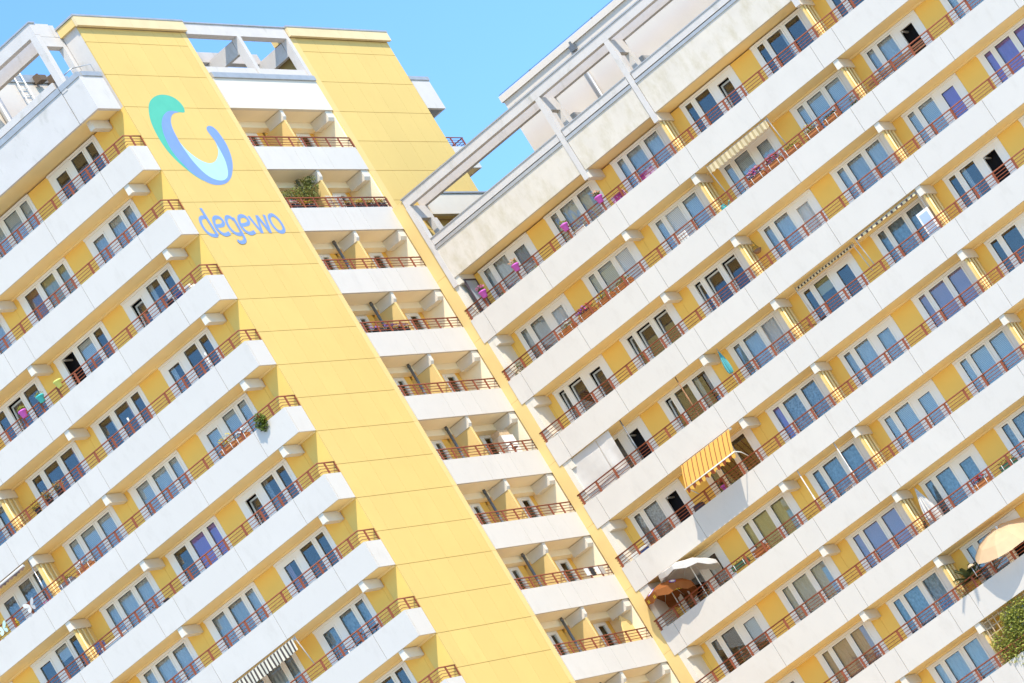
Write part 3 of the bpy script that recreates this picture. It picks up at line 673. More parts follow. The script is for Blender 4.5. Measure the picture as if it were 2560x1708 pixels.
def flower_pot(x, y, z, M, label, blooms=None, leafM=None, group='flower pots clipped on the railings', r=.15, h=.27):
    t = empty('flower_pot', (x, y, z))
    MB().lathe([(0, 0), (r * .68, 0), (r * .95, h * .8), (r * 1.1, h * .8), (r * 1.1, h), (r * .95, h), (r * .9, h * .85), (0, h * .85)], (x, y, z)).build('pot', M, t)
    MB().tube([(x + r * .9, y, z + h * .8), (x + r * 1.2, y, z + h * .55), (x + r * 1.2, y, z)], .012, 5).build('hook', M_BLACK, t)
    if leafM: MB().leaves(70, (x, y, z + h + .06), (r * 1.1, r * 1.1, .12), .10, rnd).build('foliage', leafM, t)
    if blooms: MB().leaves(60, (x, y, z + h + .16), (r * 1.2, r * 1.3, .10), .085, rnd).build('blossoms', blooms, t)
    return tag(t, label, 'flower pot', group)
def planter(x, y, z, L, M, label, blooms=None, leafM=M_LEAF, along='y', n=90, tall=.14, group='planter boxes behind the railings'):
    t = empty('planter_box', (x, y, z)); a, b = (.10, L / 2) if along == 'y' else (L / 2, .10)
    mb = MB(); mb.box((x - a, y - b, z), (x + a, y + b, z + .02)); s = .018
    mb.box((x - a, y - b, z + .02), (x - a + s, y + b, z + .17)); mb.box((x + a - s, y - b, z + .02), (x + a, y + b, z + .17)); mb.box((x - a + s, y - b, z + .02), (x + a - s, y - b + s, z + .17)); mb.box((x - a + s, y + b - s, z + .02), (x + a - s, y + b, z + .17))
    mb.box((x - a - .012, y - b - .012, z + .172), (x - a + s, y + b + .012, z + .195)).build('box', M, t)
    for s in (-.6, .6):
        if along == 'y': MB().tube([(x - a - .02, y + s * b, z + .2), (x - a - .03, y + s * b, z - .02), (x + a, y + s * b, z - .02)], .012, 5).build('bracket', M_WHITEF, t)
        else: MB().tube([(x + s * a, y - b - .02, z + .2), (x + s * a, y - b - .03, z - .02), (x + s * a, y + b, z - .02)], .012, 5).build('bracket', M_METAL, t)
    MB().box((x - a + .02, y - b + .02, z + .13), (x + a - .02, y + b - .02, z + .15)).build('soil', M_SOIL, t)
    if leafM: MB().leaves(n, (x, y, z + .2 + tall * .4), (a * 1.3, b, tall), .10, rnd).build('foliage', leafM, t)
    if blooms:
        for B in (blooms if isinstance(blooms, (list, tuple)) else [blooms]):
            MB().leaves(80, (x - .04, y + rnd.uniform(-.1, .1), z + .24 + tall * .7), (a * 1.3, b * .9, tall), .085, rnd).build('blossoms', B, t)
    return tag(t, label, 'planter', group)
def bicycle(x, y, z, ang, M, label, s=1.0):
    t = empty('bicycle', (x, y, z)); t.rotation_euler = (0, 0, ang)
    save = WL[t.name]; WL[t.name] = Vector((0, 0, 0))
    for yy in (-.52, .52):
        MB().tube([(0, yy + .33 * math.cos(a), .34 + .33 * math.sin(a)) for a in [i * math.pi / 10 for i in range(20)]], .02, 6, closed=True).build('wheel', M_BLACK, t)
        sp = MB()
        for i in range(8):
            a = i * math.pi / 8; sp.tube([(0, yy + .31 * math.cos(a), .34 + .31 * math.sin(a)), (0, yy - .31 * math.cos(a), .34 - .31 * math.sin(a))], .004, 4)
        sp.build('spokes', M_METAL, t)
    MB().tube([(0, -.52, .34), (0, -.08, .32), (0, .36, .72), (0, -.2, .80), (0, -.08, .32)], .019, 6).tube([(0, -.52, .34), (0, -.2, .80)], .014, 6).tube([(0, .52, .34), (0, .36, .72), (0, .32, .98)], .018, 6).build('frame', M, t)
    MB().tube([(-.28, .22, 1.0), (-.2, .32, 1.02), (0, .34, .99), (.2, .32, 1.02), (.28, .22, 1.0)], .016, 6).build('handlebar', M_BLACK, t)
    MB().box((-.07, -.36, .93), (.07, -.12, .98)).tube([(0, -.2, .80), (0, -.23, .93)], .014, 6).build('saddle', M_BLACK, t)
    WL[t.name] = save
    return tag(t, label, 'bicycle', 'bicycles parked on the balconies')
def parasol(x, y, z, hgt, R, M, label, tilt=(0, 0), sag=.42, val=.14, n=8, pole=M_METAL, emblem=False):
    t = empty('parasol', (x, y, z)); top = Vector((0, 0, hgt))
    Q = Matrix.Translation((x, y, z + hgt)) @ Matrix.Rotation(math.radians(tilt[0]), 4, 'X') @ Matrix.Rotation(math.radians(tilt[1]), 4, 'Y')
    mb = MB(); rings = []
    for i, (f, d) in enumerate(((.06, 0), (.35, .09), (.7, .42), (1, 1))):
        rings.append([Q @ Vector((R * f * (1 if k % 2 == 0 else .95) * math.cos(math.pi * k / n), R * f * (1 if k % 2 == 0 else .95) * math.sin(math.pi * k / n), -sag * R * d + (0 if k % 2 == 0 else -.02))) for k in range(2 * n)])
    for a, b in zip(rings[:-1], rings[1:]):
        for k in range(2 * n): mb.poly([b[k], b[(k + 1) % (2 * n)], a[(k + 1) % (2 * n)], a[k]])
    mb.poly(rings[0])
    CN = mb.build('canopy', M, t)
    vb = MB(); e = rings[-1]
    for k in range(2 * n):
        d = Vector((0, 0, -val * (1.15 if k % 2 else .8))); d2 = Vector((0, 0, -val * (1.15 if (k + 1) % 2 else .8)))
        vb.poly([e[k] + d, e[(k + 1) % (2 * n)] + d2, e[(k + 1) % (2 * n)], e[k]])
    vb.build('valance', M, CN)
    rb = MB()
    for k in range(n): rb.tube([rings[1][2 * k] + Vector((0, 0, -.02)), rings[3][2 * k] + Vector((0, 0, -.02))], .01, 5)
    rb.build('ribs', pole, t)
    MB().tube([(x, y, z - .0), (x, y, z + hgt * .55), Q @ Vector((0, 0, .05))], .022, 8).build('pole', pole, t)
    MB().lathe([(0, .10), (.03, .08), (.05, 0), (.0, -.02)], Q @ Vector((0, 0, 0)), 8).build('finial', pole, t)
    MB().lathe([(0, 0), (.22, 0), (.22, .07), (.05, .09), (.05, .25), (0, .25)], (x, y, z)).build('base', M_PIPE, t)
    if emblem:
        for k0, nm, ms in ((n - 1, 'emblem', (('v', .15, .20, M_VIOF), ('w', .11, .15, M_WHITEF))), (n + 2, 'emblem', (('v', .13, .16, M_VIOF), ('w', .09, .11, M_WHITEF)))):
            c = (rings[2][k0] + rings[3][k0]) / 2; ax = (rings[3][k0] - rings[2][k0]).normalized(); sd = (rings[3][k0 + 1] - rings[3][k0 - 1]).normalized(); nr = sd.cross(ax).normalized()
            if nr.z < 0: nr = -nr
            for q, (_, a, b, M2) in enumerate(ms):
                MB().poly([c + nr * (.012 + .006 * q) + ax * b * math.cos(i * math.pi / 8) + sd * a * math.sin(i * math.pi / 8) for i in range(16)]).build(nm, M2, CN)
            lt = MB(); e0 = (e[k0 - 1] + e[k0 + 1]) / 2
            for i in range(8):
                p = e0 + sd * (-.26 + i * .07) + Vector((-.02, 0, -val * .85)); lt.poly([p, p + sd * .045, p + sd * .045 + Vector((0, 0, val * .45)), p + Vector((0, 0, val * .45))])
            pr = lt.build('printed_lettering', M_YELF, CN); pr['kind'] = 'stuff'
    return tag(t, label, 'parasol')
def furled(x, y, z, h, ln, r, M, label, lean=(0, 0), lobes=9):
    t = empty('furled_parasol', (x, y, z)); mb = MB(); seg = lobes * 4; K = 9
    ax = Vector((lean[0], lean[1], 1)).normalized()
    rr = []
    for i in range(K):
        f = i / (K - 1); rad = r * (.10 + 1.0 * math.sin(min(1, f * 1.05) * math.pi * .62) ** 1.2) * (1 if f < .9 else 1 - (f - .9) * 2)
        c = Vector((x, y, z)) + ax * (h - ln * f)
        rr.append([c + Vector((math.cos(2 * math.pi * k / seg), math.sin(2 * math.pi * k / seg), 0)) * rad * (1 + .22 * math.cos(lobes * 2 * math.pi * k / seg)) for k in range(seg)])
    for a, b in zip(rr[:-1], rr[1:]):
        for k in range(seg): mb.poly([b[k], b[(k + 1) % seg], a[(k + 1) % seg], a[k]], True)
    mb.build('canopy', M, t)
    MB().tube([(x, y, z), Vector((x, y, z)) + ax * (h + .06)], .02, 8).build('pole', M_METAL, t)
    MB().lathe([(0, 0), (.2, 0), (.2, .07), (.04, .1), (.04, .2), (0, .2)], (x, y, z)).build('base', M_PIPE, t)
    return tag(t, label, 'parasol')
def awning(x, y0, y1, ztop, M, label, drop=.26, out=.10, scal=.10, cass=True, arms=True):
    """rolled-in awning below a soffit: cassette, hanging valance with scalloped edge, drop arms"""
    t = empty('awning', (x, (y0 + y1) / 2, ztop - .2)); lo, hi = min(y0, y1), max(y0, y1)
    MB().tube([(x, lo, ztop - .09), (x, hi, ztop - .09)], .06, 10).build('roller', M_CANVAS, t)
    n = max(8, int((hi - lo) / .10)); mb = MB()
    for i in range(n):
        a = lo + (hi - lo) * i / n; b = lo + (hi - lo) * (i + 1) / n; e = .03
        da = drop + scal * abs(math.sin(i * math.pi / 2)) * .5; db = drop + scal * abs(math.sin((i + 1) * math.pi / 2)) * .5
        mb.poly([(x - out, a, ztop - .1), (x - out - .03 * math.sin(i), a, ztop - .1 - da), (x - out - .03 * math.sin(i + 1), b, ztop - .1 - db), (x - out, b, ztop - .1)])
    for i in range(n):
        a = lo + (hi - lo) * i / n; b = lo + (hi - lo) * (i + 1) / n
        mb.poly([(x, a, ztop - .04), (x - out, a, ztop - .1), (x - out, b, ztop - .1), (x, b, ztop - .04)])
    mb.build('valance', M, t)
    if arms:
        for yy in (lo - .04, hi + .04):
            MB().tube([(x, yy, ztop), (x, yy, ztop - .22), (x + .25, yy, ztop - 1.25)], .022, 6).build('arm', M_CANVAS, t)
    return tag(t, label, 'awning')
def chair(x, y, z, ang, M, label, s=1.0):
    t = empty('garden_chair', (x, y, z)); t.rotation_euler = (0, 0, ang); WL[t.name] = Vector((0, 0, 0))
    MB().box((-.23, -.22, .42), (.23, .22, .46)).build('seat', M, t)
    bk = MB()
    for i in range(4): bk.box((-.22 + i * .12, .20, .50), (-.14 + i * .12, .23, .95))
    bk.box((-.23, .195, .95), (.23, .235, 1.02)).build('backrest', M, t)
    for a in (-1, 1):
        MB().tube([(a * .22, -.20, 0), (a * .22, -.20, .64), (a * .22, .2, .66)], .018, 6).build('leg', M, t)
        MB().tube([(a * .22, .24, 0), (a * .22, .20, .5), (a * .22, .22, 1.0)], .018, 6).build('leg', M, t)
    return tag(t, label, 'chair', 'chairs on the balconies')
def bush(x, y, z, rad, M, label, cat='plant', n=260, size=.10, name='potted_shrub', pot=M_TERRA, stem=.0, group=None):
    t = empty(name, (x, y, z))
    if pot: MB().lathe([(0, 0), (.11, 0), (.16, .24), (.18, .24), (.18, .29), (0, .27)], (x, y, z), 12).build('pot', pot, t)
    b = z + (.25 if pot else 0) + stem
    MB().tube([(x, y, z + .1), (x, y, b + rad[2])], .02, 6).build('stem', M_WOOD, t)
    MB().leaves(n, (x, y, b + rad[2] * .9), rad, size, rnd).build('foliage', M, t)
    return tag(t, label, cat, group)
XI = XR + .20      # just behind the wing railing
FI = lambda z: z - HB + .22      # balcony floor

# ---- wing, row 1
z = zR(1)
flower_pot(XR + .0, -1.49, z + .36, M_PINKPOT, 'pink pot overflowing with pink and peach geraniums at the end of the top railing', M_PINKF, M_LEAF)
flower_pot(XR + .0, -3.24, z + .36, M_PINKPOT, 'pink pot with short green and orange plants, second from the tower on the top railing', M_PEACHF, M_LEAFY)
flower_pot(XR + .0, -5.85, z + .36, M_PINKPOT, 'almost bare pink pot, third from the tower on the top railing', None, M_LEAFY)
flower_pot(XR + .0, -7.65, z + .36, M_PINKPOT, 'pink pot with tall peach flowers, farthest from the tower on the top railing', M_PEACHF, M_LEAF)
t = empty('windbreak_screen', (XI + .4, -.95, FI(z))); fr = MB(); zz = FI(z)
fr.box((XI, -1.0, zz), (XI + .06, -.94, zz + 2.35)).box((XI + .84, -1.0, zz), (XI + .9, -.94, zz + 2.35)).box((XI + .06, -1.0, zz + 2.29), (XI + .84, -.94, zz + 2.35)).box((XI + .06, -1.0, zz + .3), (XI + .84, -.94, zz + .36)).build('frame', M_DKFR, t)
MB().box((XI + .06, -.98, zz + .36), (XI + .84, -.96, zz + 2.29)).build('pane', M_FROST, t); tag(t, 'grey frosted windbreak in a dark frame at the end of the top balcony', 'screen')
for yy, lab in ((-8.28, 'small magenta cushioned garden chair on the top balcony beside a peach flower pot'), (-9.77, 'magenta patterned lounge chair on the top balcony under a three-pane window')):
    t = empty('lounge_chair', (XI + .35, yy, FI(z))); zz = FI(z)
    MB().box((XI + .1, yy - .3, zz + .45), (XI + .6, yy + .3, zz + .55)).build('seat', M_PINKC, t)
    mm = Matrix.Translation((XI + .12, yy, zz + .52)) @ Matrix.Rotation(math.radians(-14), 4, 'Y')
    MB().box((-.05, -.30, 0), (.05, .30, .62), mtx=mm).build('backrest', M_PINKC, t)
    lg = MB()
    for a in (.12, .58):
        for b in (-.27, .27): MB().tube([(XI + a, yy + b, zz), (XI + a, yy + b, zz + .45)], .02, 6).build('leg', M_WHITEF, t)
    tag(t, lab, 'chair')
t = empty('small_table', (XI + .3, -9.0, FI(z))); MB().box((XI + .05, -9.3, FI(z) + .78), (XI + .55, -8.6, FI(z) + .84)).build('top', M_PINKC, t)
for a in (.1, .5):
    for b in (-9.25, -8.65): MB().tube([(XI + a, b, FI(z)), (XI + a, b, FI(z) + .78)], .02, 6).build('leg', M_WHITEF, t)
tag(t, 'narrow table under a magenta cloth between two magenta chairs', 'table')
# ---- wing, row 2
z = zR(2)
for i, (yy, bl, lab) in enumerate(((-3.65, [M_WHITEF], 'orange planter with small white flowers, nearest the tower in a row of four'), (-4.68, [M_PINKF, M_VIOF, M_REDF], 'orange planter with pink and violet petunias, second in a row of four'), (-5.66, [M_YELF], 'orange planter with trailing yellow-green leaves, third in a row of four'), (-6.60, None, 'orange planter with leaves only, last in a row of four'))):
    planter(XI - .04, yy, z + .06, .80, M_TERRA, lab, bl, M_LEAFY, n=110)
bush(XI + .05, -1.0, z - .75, (.18, .25, .40), M_LEAF, 'straggly green plant in the corner of the second balcony beside the tower', n=120, stem=.2)
awning(XR + .15, -11.98, -14.92, z + 1.745, M_AWNB, 'beige striped awning rolled in with a scalloped valance above flower boxes', .26, .12)
for yy, bl, lf, lab in ((-13.43, [M_REDF, M_VIOF, M_PINKF, M_WHITEF], M_LEAF, 'planter crowded with red and violet flowers, under the beige awning'), (-14.29, [M_PINKF, M_REDF], M_LEAF, 'planter topped with bright pink flowers, at the end of the beige awning'), (-15.14, None, M_LEAFY, 'wooden planter of dry yellowish stems below a yellow wall panel'), (-16.22, [M_YELF], M_LEAFY, 'planter with tall spindly yellow flowers in front of a narrow pane'), (-17.12, None, M_LEAF, 'planter of leafy green herbs in front of a blind')):
    planter(XI - .06, yy, z + .05, .72, M_TERRA, lab, bl, lf, n=100, tall=.17 if bl else .10)
t = empty('watering_can', (XI + .02, -11.62, z - .1)); MB().lathe([(0, 0), (.12, 0), (.12, .26), (.06, .32), (0, .32)], (XI + .02, -11.62, z - .1), 12).build('body', M_TEALPOT, t); MB().tube([(XI + .02, -11.75, z), (XI + .02, -11.95, z + .2)], .025, 6).build('spout', M_TEALPOT, t)
tag(t, 'turquoise watering can on the second balcony beside a partition', 'watering can')
t = empty('slatted_bench', (XI + .2, -20.2, FI(z))); zz = FI(z)
for i in range(5): MB().box((XI - .02 + i * .11, -21.6, zz + .86), (XI + .07 + i * .11, -18.95, zz + .89)).build('slat', M_LWOOD, t)
for i in range(3): MB().box((XI - .06, -21.6, zz + .93 + i * .10), (XI - .035, -18.95, zz + 1.0 + i * .10)).build('slat', M_WOOD, t)
for yy in (-21.4, -20.3, -19.15): MB().box((XI, yy - .03, zz), (XI + .06, yy + .03, zz + .86)).build('leg', M_WOOD, t); MB().box((XI + .42, yy - .03, zz), (XI + .48, yy + .03, zz + .86)).build('leg', M_WOOD, t)
tag(t, 'long brown slatted wooden bench behind the railing near an open dark door', 'bench')
# ---- wing, row 3
z = zR(3)
bk = (XR + .72, -11.62, z + 1.0)
t = empty('hanging_basket', (bk[0], bk[1], bk[2] - .12)); MB().lathe([(0, -.13), (.10, -.10), (.17, 0), (.18, 0), (.11, -.12), (0, -.15)], bk, 14).build('basket', M_WOOD, t)
hb = MB()
for a in (0, 2.1, 4.2): hb.tube([(bk[0] + .17 * math.cos(a), bk[1] + .17 * math.sin(a), bk[2]), (bk[0], bk[1], bk[2] + .40)], .006, 4)
hb.build('chains', M_BLACK, t); MB().leaves(40, (bk[0], bk[1], bk[2] + .08), (.13, .13, .12), .07, rnd).build('foliage', M_LEAF, t); tag(t, 'brown wicker basket hanging on chains below a beam by a yellow wall', 'hanging basket')
t = empty('garden_stool', (XI + .05, -1.0, FI(z))); MB().lathe([(0, .86), (.2, .86), (.2, .9), (0, .9)], (XI + .05, -1.0, FI(z)), 12).build('seat', M_WHITEF, t)
for a in (0, 1.57, 3.14, 4.71): MB().tube([(XI + .05 + .12 * math.cos(a), -1.0 + .12 * math.sin(a), FI(z) + .86), (XI + .05 + .2 * math.cos(a), -1.0 + .2 * math.sin(a), FI(z))], .02, 6).build('leg', M_WHITEF, t)
tag(t, 'white stool in the corner of the third balcony by the tower', 'stool')
# ---- wing, row 4
z = zR(4)
t = empty('privacy_canvas', (XR + .14, -1.75, z - .1))
for a, b, nm in ((-.62, -2.18, 'canvas'), (-2.20, -2.86, 'canvas')):
    mb = MB(); n = 10
    for i in range(n):
        for q in range(6):
            f = lambda u, v: (XR + .15 + .03 * math.sin(u * 6 + a) * math.sin(v * 4), a + (b - a) * u, z - .05 + (1.79) * v + (.03 * math.sin(u * 12) if v == 0 else 0))
            mb.poly([f(i / n, q / 6), f((i + 1) / n, q / 6), f((i + 1) / n, (q + 1) / 6), f(i / n, (q + 1) / 6)], True)
    mb.build(nm, M_CANVAS, t)
MB().tube([(XR + .15, -.6, z + 1.74), (XR + .15, -2.9, z + 1.74)], .015, 6).build('rod', M_METAL, t); tag(t, 'cream canvas sheet closing off the end of a balcony by the tower', 'canvas screen')
for yy, x_, lab in ((-3.5, XR + .14, 'grey clamp pole between floor and soffit beside the cream canvas sheet'), (-6.36, XR + .14, 'brown clamp pole in front of a three-pane yellow window')):
    t = MB().tube([(x_, yy, FI(z)), (x_, yy, z + 1.76)], .025, 8).tube([(x_, yy, z + .3), (x_, yy, z + 1.0)], .032, 8).build('clamp_pole', M_PIPE if yy > -5 else M_WOOD); tag(t, lab, 'pole', 'clamp poles on the balconies')
furled(XR + .30, -8.32, z - .80, 2.42, 1.0, .095, M_TEALC, 'furled teal parasol leaning at the railing in front of a yellow wall')
awning(XR + .5, -12.2, -14.95, z + 1.745, M_AWND, 'awning with narrow black and cream striped valance over a door', .06, .10, .02)
awning(XR + .18, -15.35, -18.2, z + 1.745, M_AWNW, 'awning with widely spaced dark squares on its valance above a lace window', .07, .10, .02)
bicycle(XI + .12, -12.3, FI(z), 0, M_PIPE, 'dark bicycle behind the railing below the narrow-striped awning')
t = empty('air_conditioner', (XR + .5, -18.1, z - .3)); MB().box((XR + .2, -18.28, z - .35), (XR + .55, -17.75, z + 1.0)).build('casing', M_FRAME, t); MB().box((XR + .185, -18.2, z + .1), (XR + .199, -17.83, z + .9)).build('grille', M_METAL, t); tag(t, 'tall white appliance standing beside a partition below the wide-striped awning', 'appliance')
for yy in (-16.0, -15.0): pass
# ---- wing, row 5: drop-arm awning
z = zR(5)
t = empty('drop_awning', (XR, -6.1, z + .6)); n = 40; mb = MB(); ztp = z + 1.72; ya, yb = -4.78, -7.20
prof = [(0.10, 0), (-.10, -.02), (-.42, -.42), (-.80, -.98)]
for i in range(n):
    for a, b in zip(prof[:-1], prof[1:]):
        u0, u1 = ya + (yb - ya) * i / n, ya + (yb - ya) * (i + 1) / n
        s = lambda u, p: (XR + p[0], u, ztp + p[1] - .03 * math.sin((u - ya) / (yb - ya) * math.pi) * (p[1] < -.3))
        mb.poly([s(u0, a), s(u0, b), s(u1, b), s(u1, a)], True)
mb.build('canopy', M_AWNS, t); mb = MB()
for i in range(n):
    u0, u1 = ya + (yb - ya) * i / n, ya + (yb - ya) * (i + 1) / n; e = lambda i: .16 + .05 * math.sin(i * 1.5)
    mb.poly([(XR - .80, u0, ztp - .985), (XR - .80, u0, ztp - 1.0 - e(i)), (XR - .80, u1, ztp - 1.0 - e(i + 1)), (XR - .80, u1, ztp - .985)])
mb.build('valance', stripes('orange_valance', (.86, .50, .10), (.26, .07, .03), .30, 'Y', .5), t)
MB().tube([(XR - .80, ya + .02, ztp - .99), (XR - .80, yb - .02, ztp - .99)], .025, 8).build('front_bar', M_FRAME, t)
MB().tube([(XR + .08, ya + .03, ztp + .0), (XR + .08, yb - .03, ztp + .0)], .05, 8).build('roller', M_FRAME, t)
for yy in (ya + .05, yb - .05): MB().tube([(XR + .04, yy, z + .48), (XR - .35, yy, ztp - 1.05), (XR - .80, yy, ztp - .99)], .02, 6).build('arm', M_WHITEF, t)
tag(t, 'yellow and orange striped awning lowered over the railing, casting a jagged shadow', 'awning')
flower_pot(XI - .02, -5.68, z + .02, M_PINKPOT, 'magenta pot of reddish plants hanging inside the railing below the striped awning', M_REDF, M_LEAF, r=.12, h=.2)
t = empty('laundry', (XI + .1, -1.2, z - .3)); MB().box((XI + .05, -1.6, z - .25), (XI + .25, -.9, z + .25)).build('sheet', M_WHITEF, t); MB().box((XI - .01, -1.75, z - .15), (XI + .04, -1.25, z + .12)).build('towel', M_NAVY, t); MB().box((XI - .01, -2.3, z - .15), (XI + .04, -1.85, z + .08)).build('towel', M_TERRA, t); tag(t, 'bundle of white, navy and orange cloths in the balcony corner by the tower', 'laundry')
t = empty('round_stool', (XI + .1, -4.35, FI(z))); MB().lathe([(0, .0), (.18, 0), (.2, .6), (.25, .85), (.22, 1.05), (0, 1.1)], (XI + .1, -4.35, FI(z)), 14).build('body', M_DKFR, t); tag(t, 'dark rounded seat back poking above the parapet left of the awning shadow', 'chair')
# ---- wing, row 6: two parasols
z = zR(6)
parasol(XR + .32, -1.52, z - .80, 2.22, 1.02, M_BROWNC, 'brown parasol with printed emblem tilted over the railing by the tower', tilt=(6, 10), sag=.40, val=.28, pole=M_WHITEF, emblem=True)
parasol(XR + .35, -2.70, z - .80, 2.38, 1.20, M_WCAN, 'white parasol open behind the brown one and touching the soffit', tilt=(12, 14), sag=.30, val=.18, pole=M_WHITEF)
planter(XI - .06, -4.62, z + .14, .75, mat('green_box', (.05, .12, .06), .6, .3), 'dark green planter hung inside the railing beside a parasol', None, M_LEAFY, n=30, tall=.06)
t = empty('wooden_crate', (XI - .02, -5.60, z + .08)); cy = -5.6
for i in range(3): MB().box((XI - .10, cy - .33, z + .09 + i * .09), (XI - .085, cy + .33, z + .15 + i * .09)).build('slat', M_TERRA, t); MB().box((XI + .08, cy - .33, z + .09 + i * .09), (XI + .095, cy + .33, z + .15 + i * .09)).build('slat', M_TERRA, t)
MB().box((XI - .08, cy - .32, z + .08), (XI + .075, cy + .32, z + .10)).build('bottom', M_TERRA, t); tag(t, 'small orange slatted crate hung on the railing below a yellow curtained window', 'crate')
for yy, lab in ((-8.53, 'pale clamp pole standing in front of a yellow wall below a beam'), (-10.34, 'pale clamp pole standing in front of a blue-curtained window')):
    t = MB().tube([(XR + .14, yy, FI(z)), (XR + .14, yy, z + 1.76)], .025, 8).tube([(XR + .14, yy, z - .2), (XR + .14, yy, z + .7)], .032, 8).build('clamp_pole', M_CANVAS); tag(t, lab, 'pole', 'clamp poles on the balconies')
chair(XI + .35, -9.9, FI(z) + .0, 1.2, M_METAL, 'white garden chair behind the railing next to a pale clamp pole')
bush(XI + .05, -7.9, z - .7, (.18, .2, .28), M_LEAFY, 'sparse plant with thin stems below a beam and yellow wall', n=60, stem=.15)
# ---- wing, row 7
z = zR(7)
furled(XR + .42, -12.0, z - .80, 2.28, 1.60, .21, M_WCAN, 'furled white parasol with loose pleats beside a partition', lean=(0.0, .02), lobes=11)
chair(XI + .25, -11.75, FI(z) + .1, .6, M_BLACK, 'dark wire chair under the furled white parasol')
planter(XI - .06, -14.4, z + .02, .70, M_TERRA, 'brown planter with a few red flowers below patterned curtains', [M_REDF], M_LEAF, n=50)
planter(XI - .06, -15.6, z + .02, .70, mat('green_box', (.05, .12, .06)), 'green planter with thin yellow-green shoots near the right edge', None, M_LEAFY, n=60)
# ---- wing, row 8
z = zR(8)
parasol(XR + .30, -13.85, z - .80, 2.15, 1.35, M_PEACHC, 'large peach parasol leaning out over the railing at the right edge', tilt=(8, -24), sag=.42, val=.0, pole=M_WHITEF)
t = empty('potted_palm', (XI + .1, -11.95, FI(z))); px_, py_, pz_ = XI + .12, -12.0, FI(z)
MB().lathe([(0, 0), (.16, 0), (.22, .36), (.2, .36), (0, .33)], (px_, py_, pz_), 12).build('pot', M_TERRA, t); MB().tube([(px_, py_, pz_ + .3), (px_, py_, pz_ + 1.25)], .06, 8, .045).build('trunk', M_WOOD, t)
mb = MB()
for i in range(22):
    a = i * 2.4; el = .35 + .75 * (i % 3) / 2; ln = rnd.uniform(.75, 1.0); prev = None
    for s in range(9):
        f = s / 8; p = Vector((px_ + math.cos(a) * ln * f * math.cos(el), py_ + math.sin(a) * ln * f * math.cos(el), pz_ + 1.2 + ln * f * math.sin(el) - .22 * f * f))
        if prev is not None:
            d = (p - prev).normalized(); sd = d.cross(Vector((0, 0, 1))).normalized()
            for sg in (-1, 1):
                for h in (0, .33, .66):
                    q = prev.lerp(p, h); tip = q + (d * .8 + sd * sg * .75 + Vector((0, 0, -.35))) * .20 * (1.15 - f * .6)
                    mb.poly([q, q + d * .05, tip])
        prev = p
mb.build('fronds', mat('palm_leaf', (.06, .075, .025), .55, .3, trans=.2), t); tag(t, 'dark green potted palm spilling over the railing beside the peach parasol', 'palm')
for yy, lab in ((-12.35, 'small solar lamp with mushroom shade on the railing beside the palm'), (-13.1, 'small solar lamp with mushroom shade on the railing under the peach parasol')):
    t = empty('solar_lamp', (XR - .02, yy, z + .30)); MB().tube([(XR - .02, yy, z + .30), (XR - .02, yy, z + .74)], .015, 6).build('stem', M_METAL, t); MB().lathe([(.13, .72), (.11, .78), (.05, .82), (0, .83)], (XR - .02, yy, z), 12).build('shade', M_LWOOD, t); tag(t, lab, 'garden lamp', 'solar lamps on the railing')
bush(XI + .1, -12.6, z - .75, (.2, .3, .22), M_PEACHF, 'pot of peach flowers behind the railing right of the palm', n=120, stem=.05)
# ---- wing, row 9: trellis with climber
z = zR(9)
t = empty('trellis', (XR + .2, -12.9, FI(z))); tr = MB()
for i in range(13): tr.box((XR + .20, -11.45 - i * .24, FI(z)), (XR + .215, -11.48 - i * .24, z + 1.74))
for i in range(10): tr.box((XR + .216, -14.4, FI(z) + .2 + i * .25), (XR + .228, -11.40, FI(z) + .23 + i * .25))
tr.build('lattice', M_LWOOD, t); tag(t, 'pale wooden lattice behind the bottom-right railing under climbing leaves', 'trellis')
t = empty('climbing_plant', (XR + .1, -12.9, FI(z))); mb = MB()
for i in range(30):
    yy = -11.7 - rnd.random() * 2.5; zz = z - .5 + rnd.random() * 2.0; mb.leaves(170, (XR + .10, yy, zz), (.15, .42, .38), .13, rnd)
mb.build('foliage', mat('ivy_leaf', (.44, .46, .09), .6, .3, noise=.55, nscale=6, trans=.3), t)
st = MB()
for i in range(5): yy = -11.8 - i * .5; st.tube([(XR + .17, yy, FI(z)), (XR + .17, yy - .2, z), (XR + .17, yy + .1, z + 1.2)], .014, 5)
st.build('stem', M_WOOD, t); tag(t, 'bright green climber covering the lattice at the bottom right', 'plant')

# ---- tower long side
XJ = XL + .20
z = zL(3)
flower_pot(XL, 7.53, z + .36, M_LIMEPOT, 'empty lime-yellow pot clipped on the railing of the tower', None, None)
flower_pot(XL, 8.49, z + .36, M_TEALPOT, 'turquoise pot on the tower railing between a yellow and a purple pot', None, M_LEAFY)
flower_pot(XL, 9.46, z + .36, M_PINKPOT, 'purple pot with dry yellowish plants on the tower railing', None, M_LEAFY)
t = empty('drying_rack', (XJ + .25, 1.6, FI(z))); mb = MB(); zz = FI(z)
for i in range(6): mb.tube([(XJ + i * .1, .9, zz + 1.05), (XJ + i * .1, 2.2, zz + 1.05)], .008, 5)
for yy in (.9, 2.2): mb.tube([(XJ, yy, zz + 1.05), (XJ + .5, yy, zz + 1.05)], .012, 5).tube([(XJ, yy, zz), (XJ + .5, yy, zz + 1.05)], .014, 5).tube([(XJ + .5, yy, zz), (XJ, yy, zz + 1.05)], .014, 5)
mb.build('frame', M_METAL, t)
for yy, c in ((1.1, M_WHITEF), (1.45, M_NAVY), (1.9, M_BLACK)): MB().box((XJ - .012, yy - .12, zz + .6), (XJ + .004, yy + .16, zz + 1.07)).build('cloth', c, t)
tag(t, 'drying rack with dark and white laundry at the corner of the tower balcony', 'drying rack')
z = zL(4)
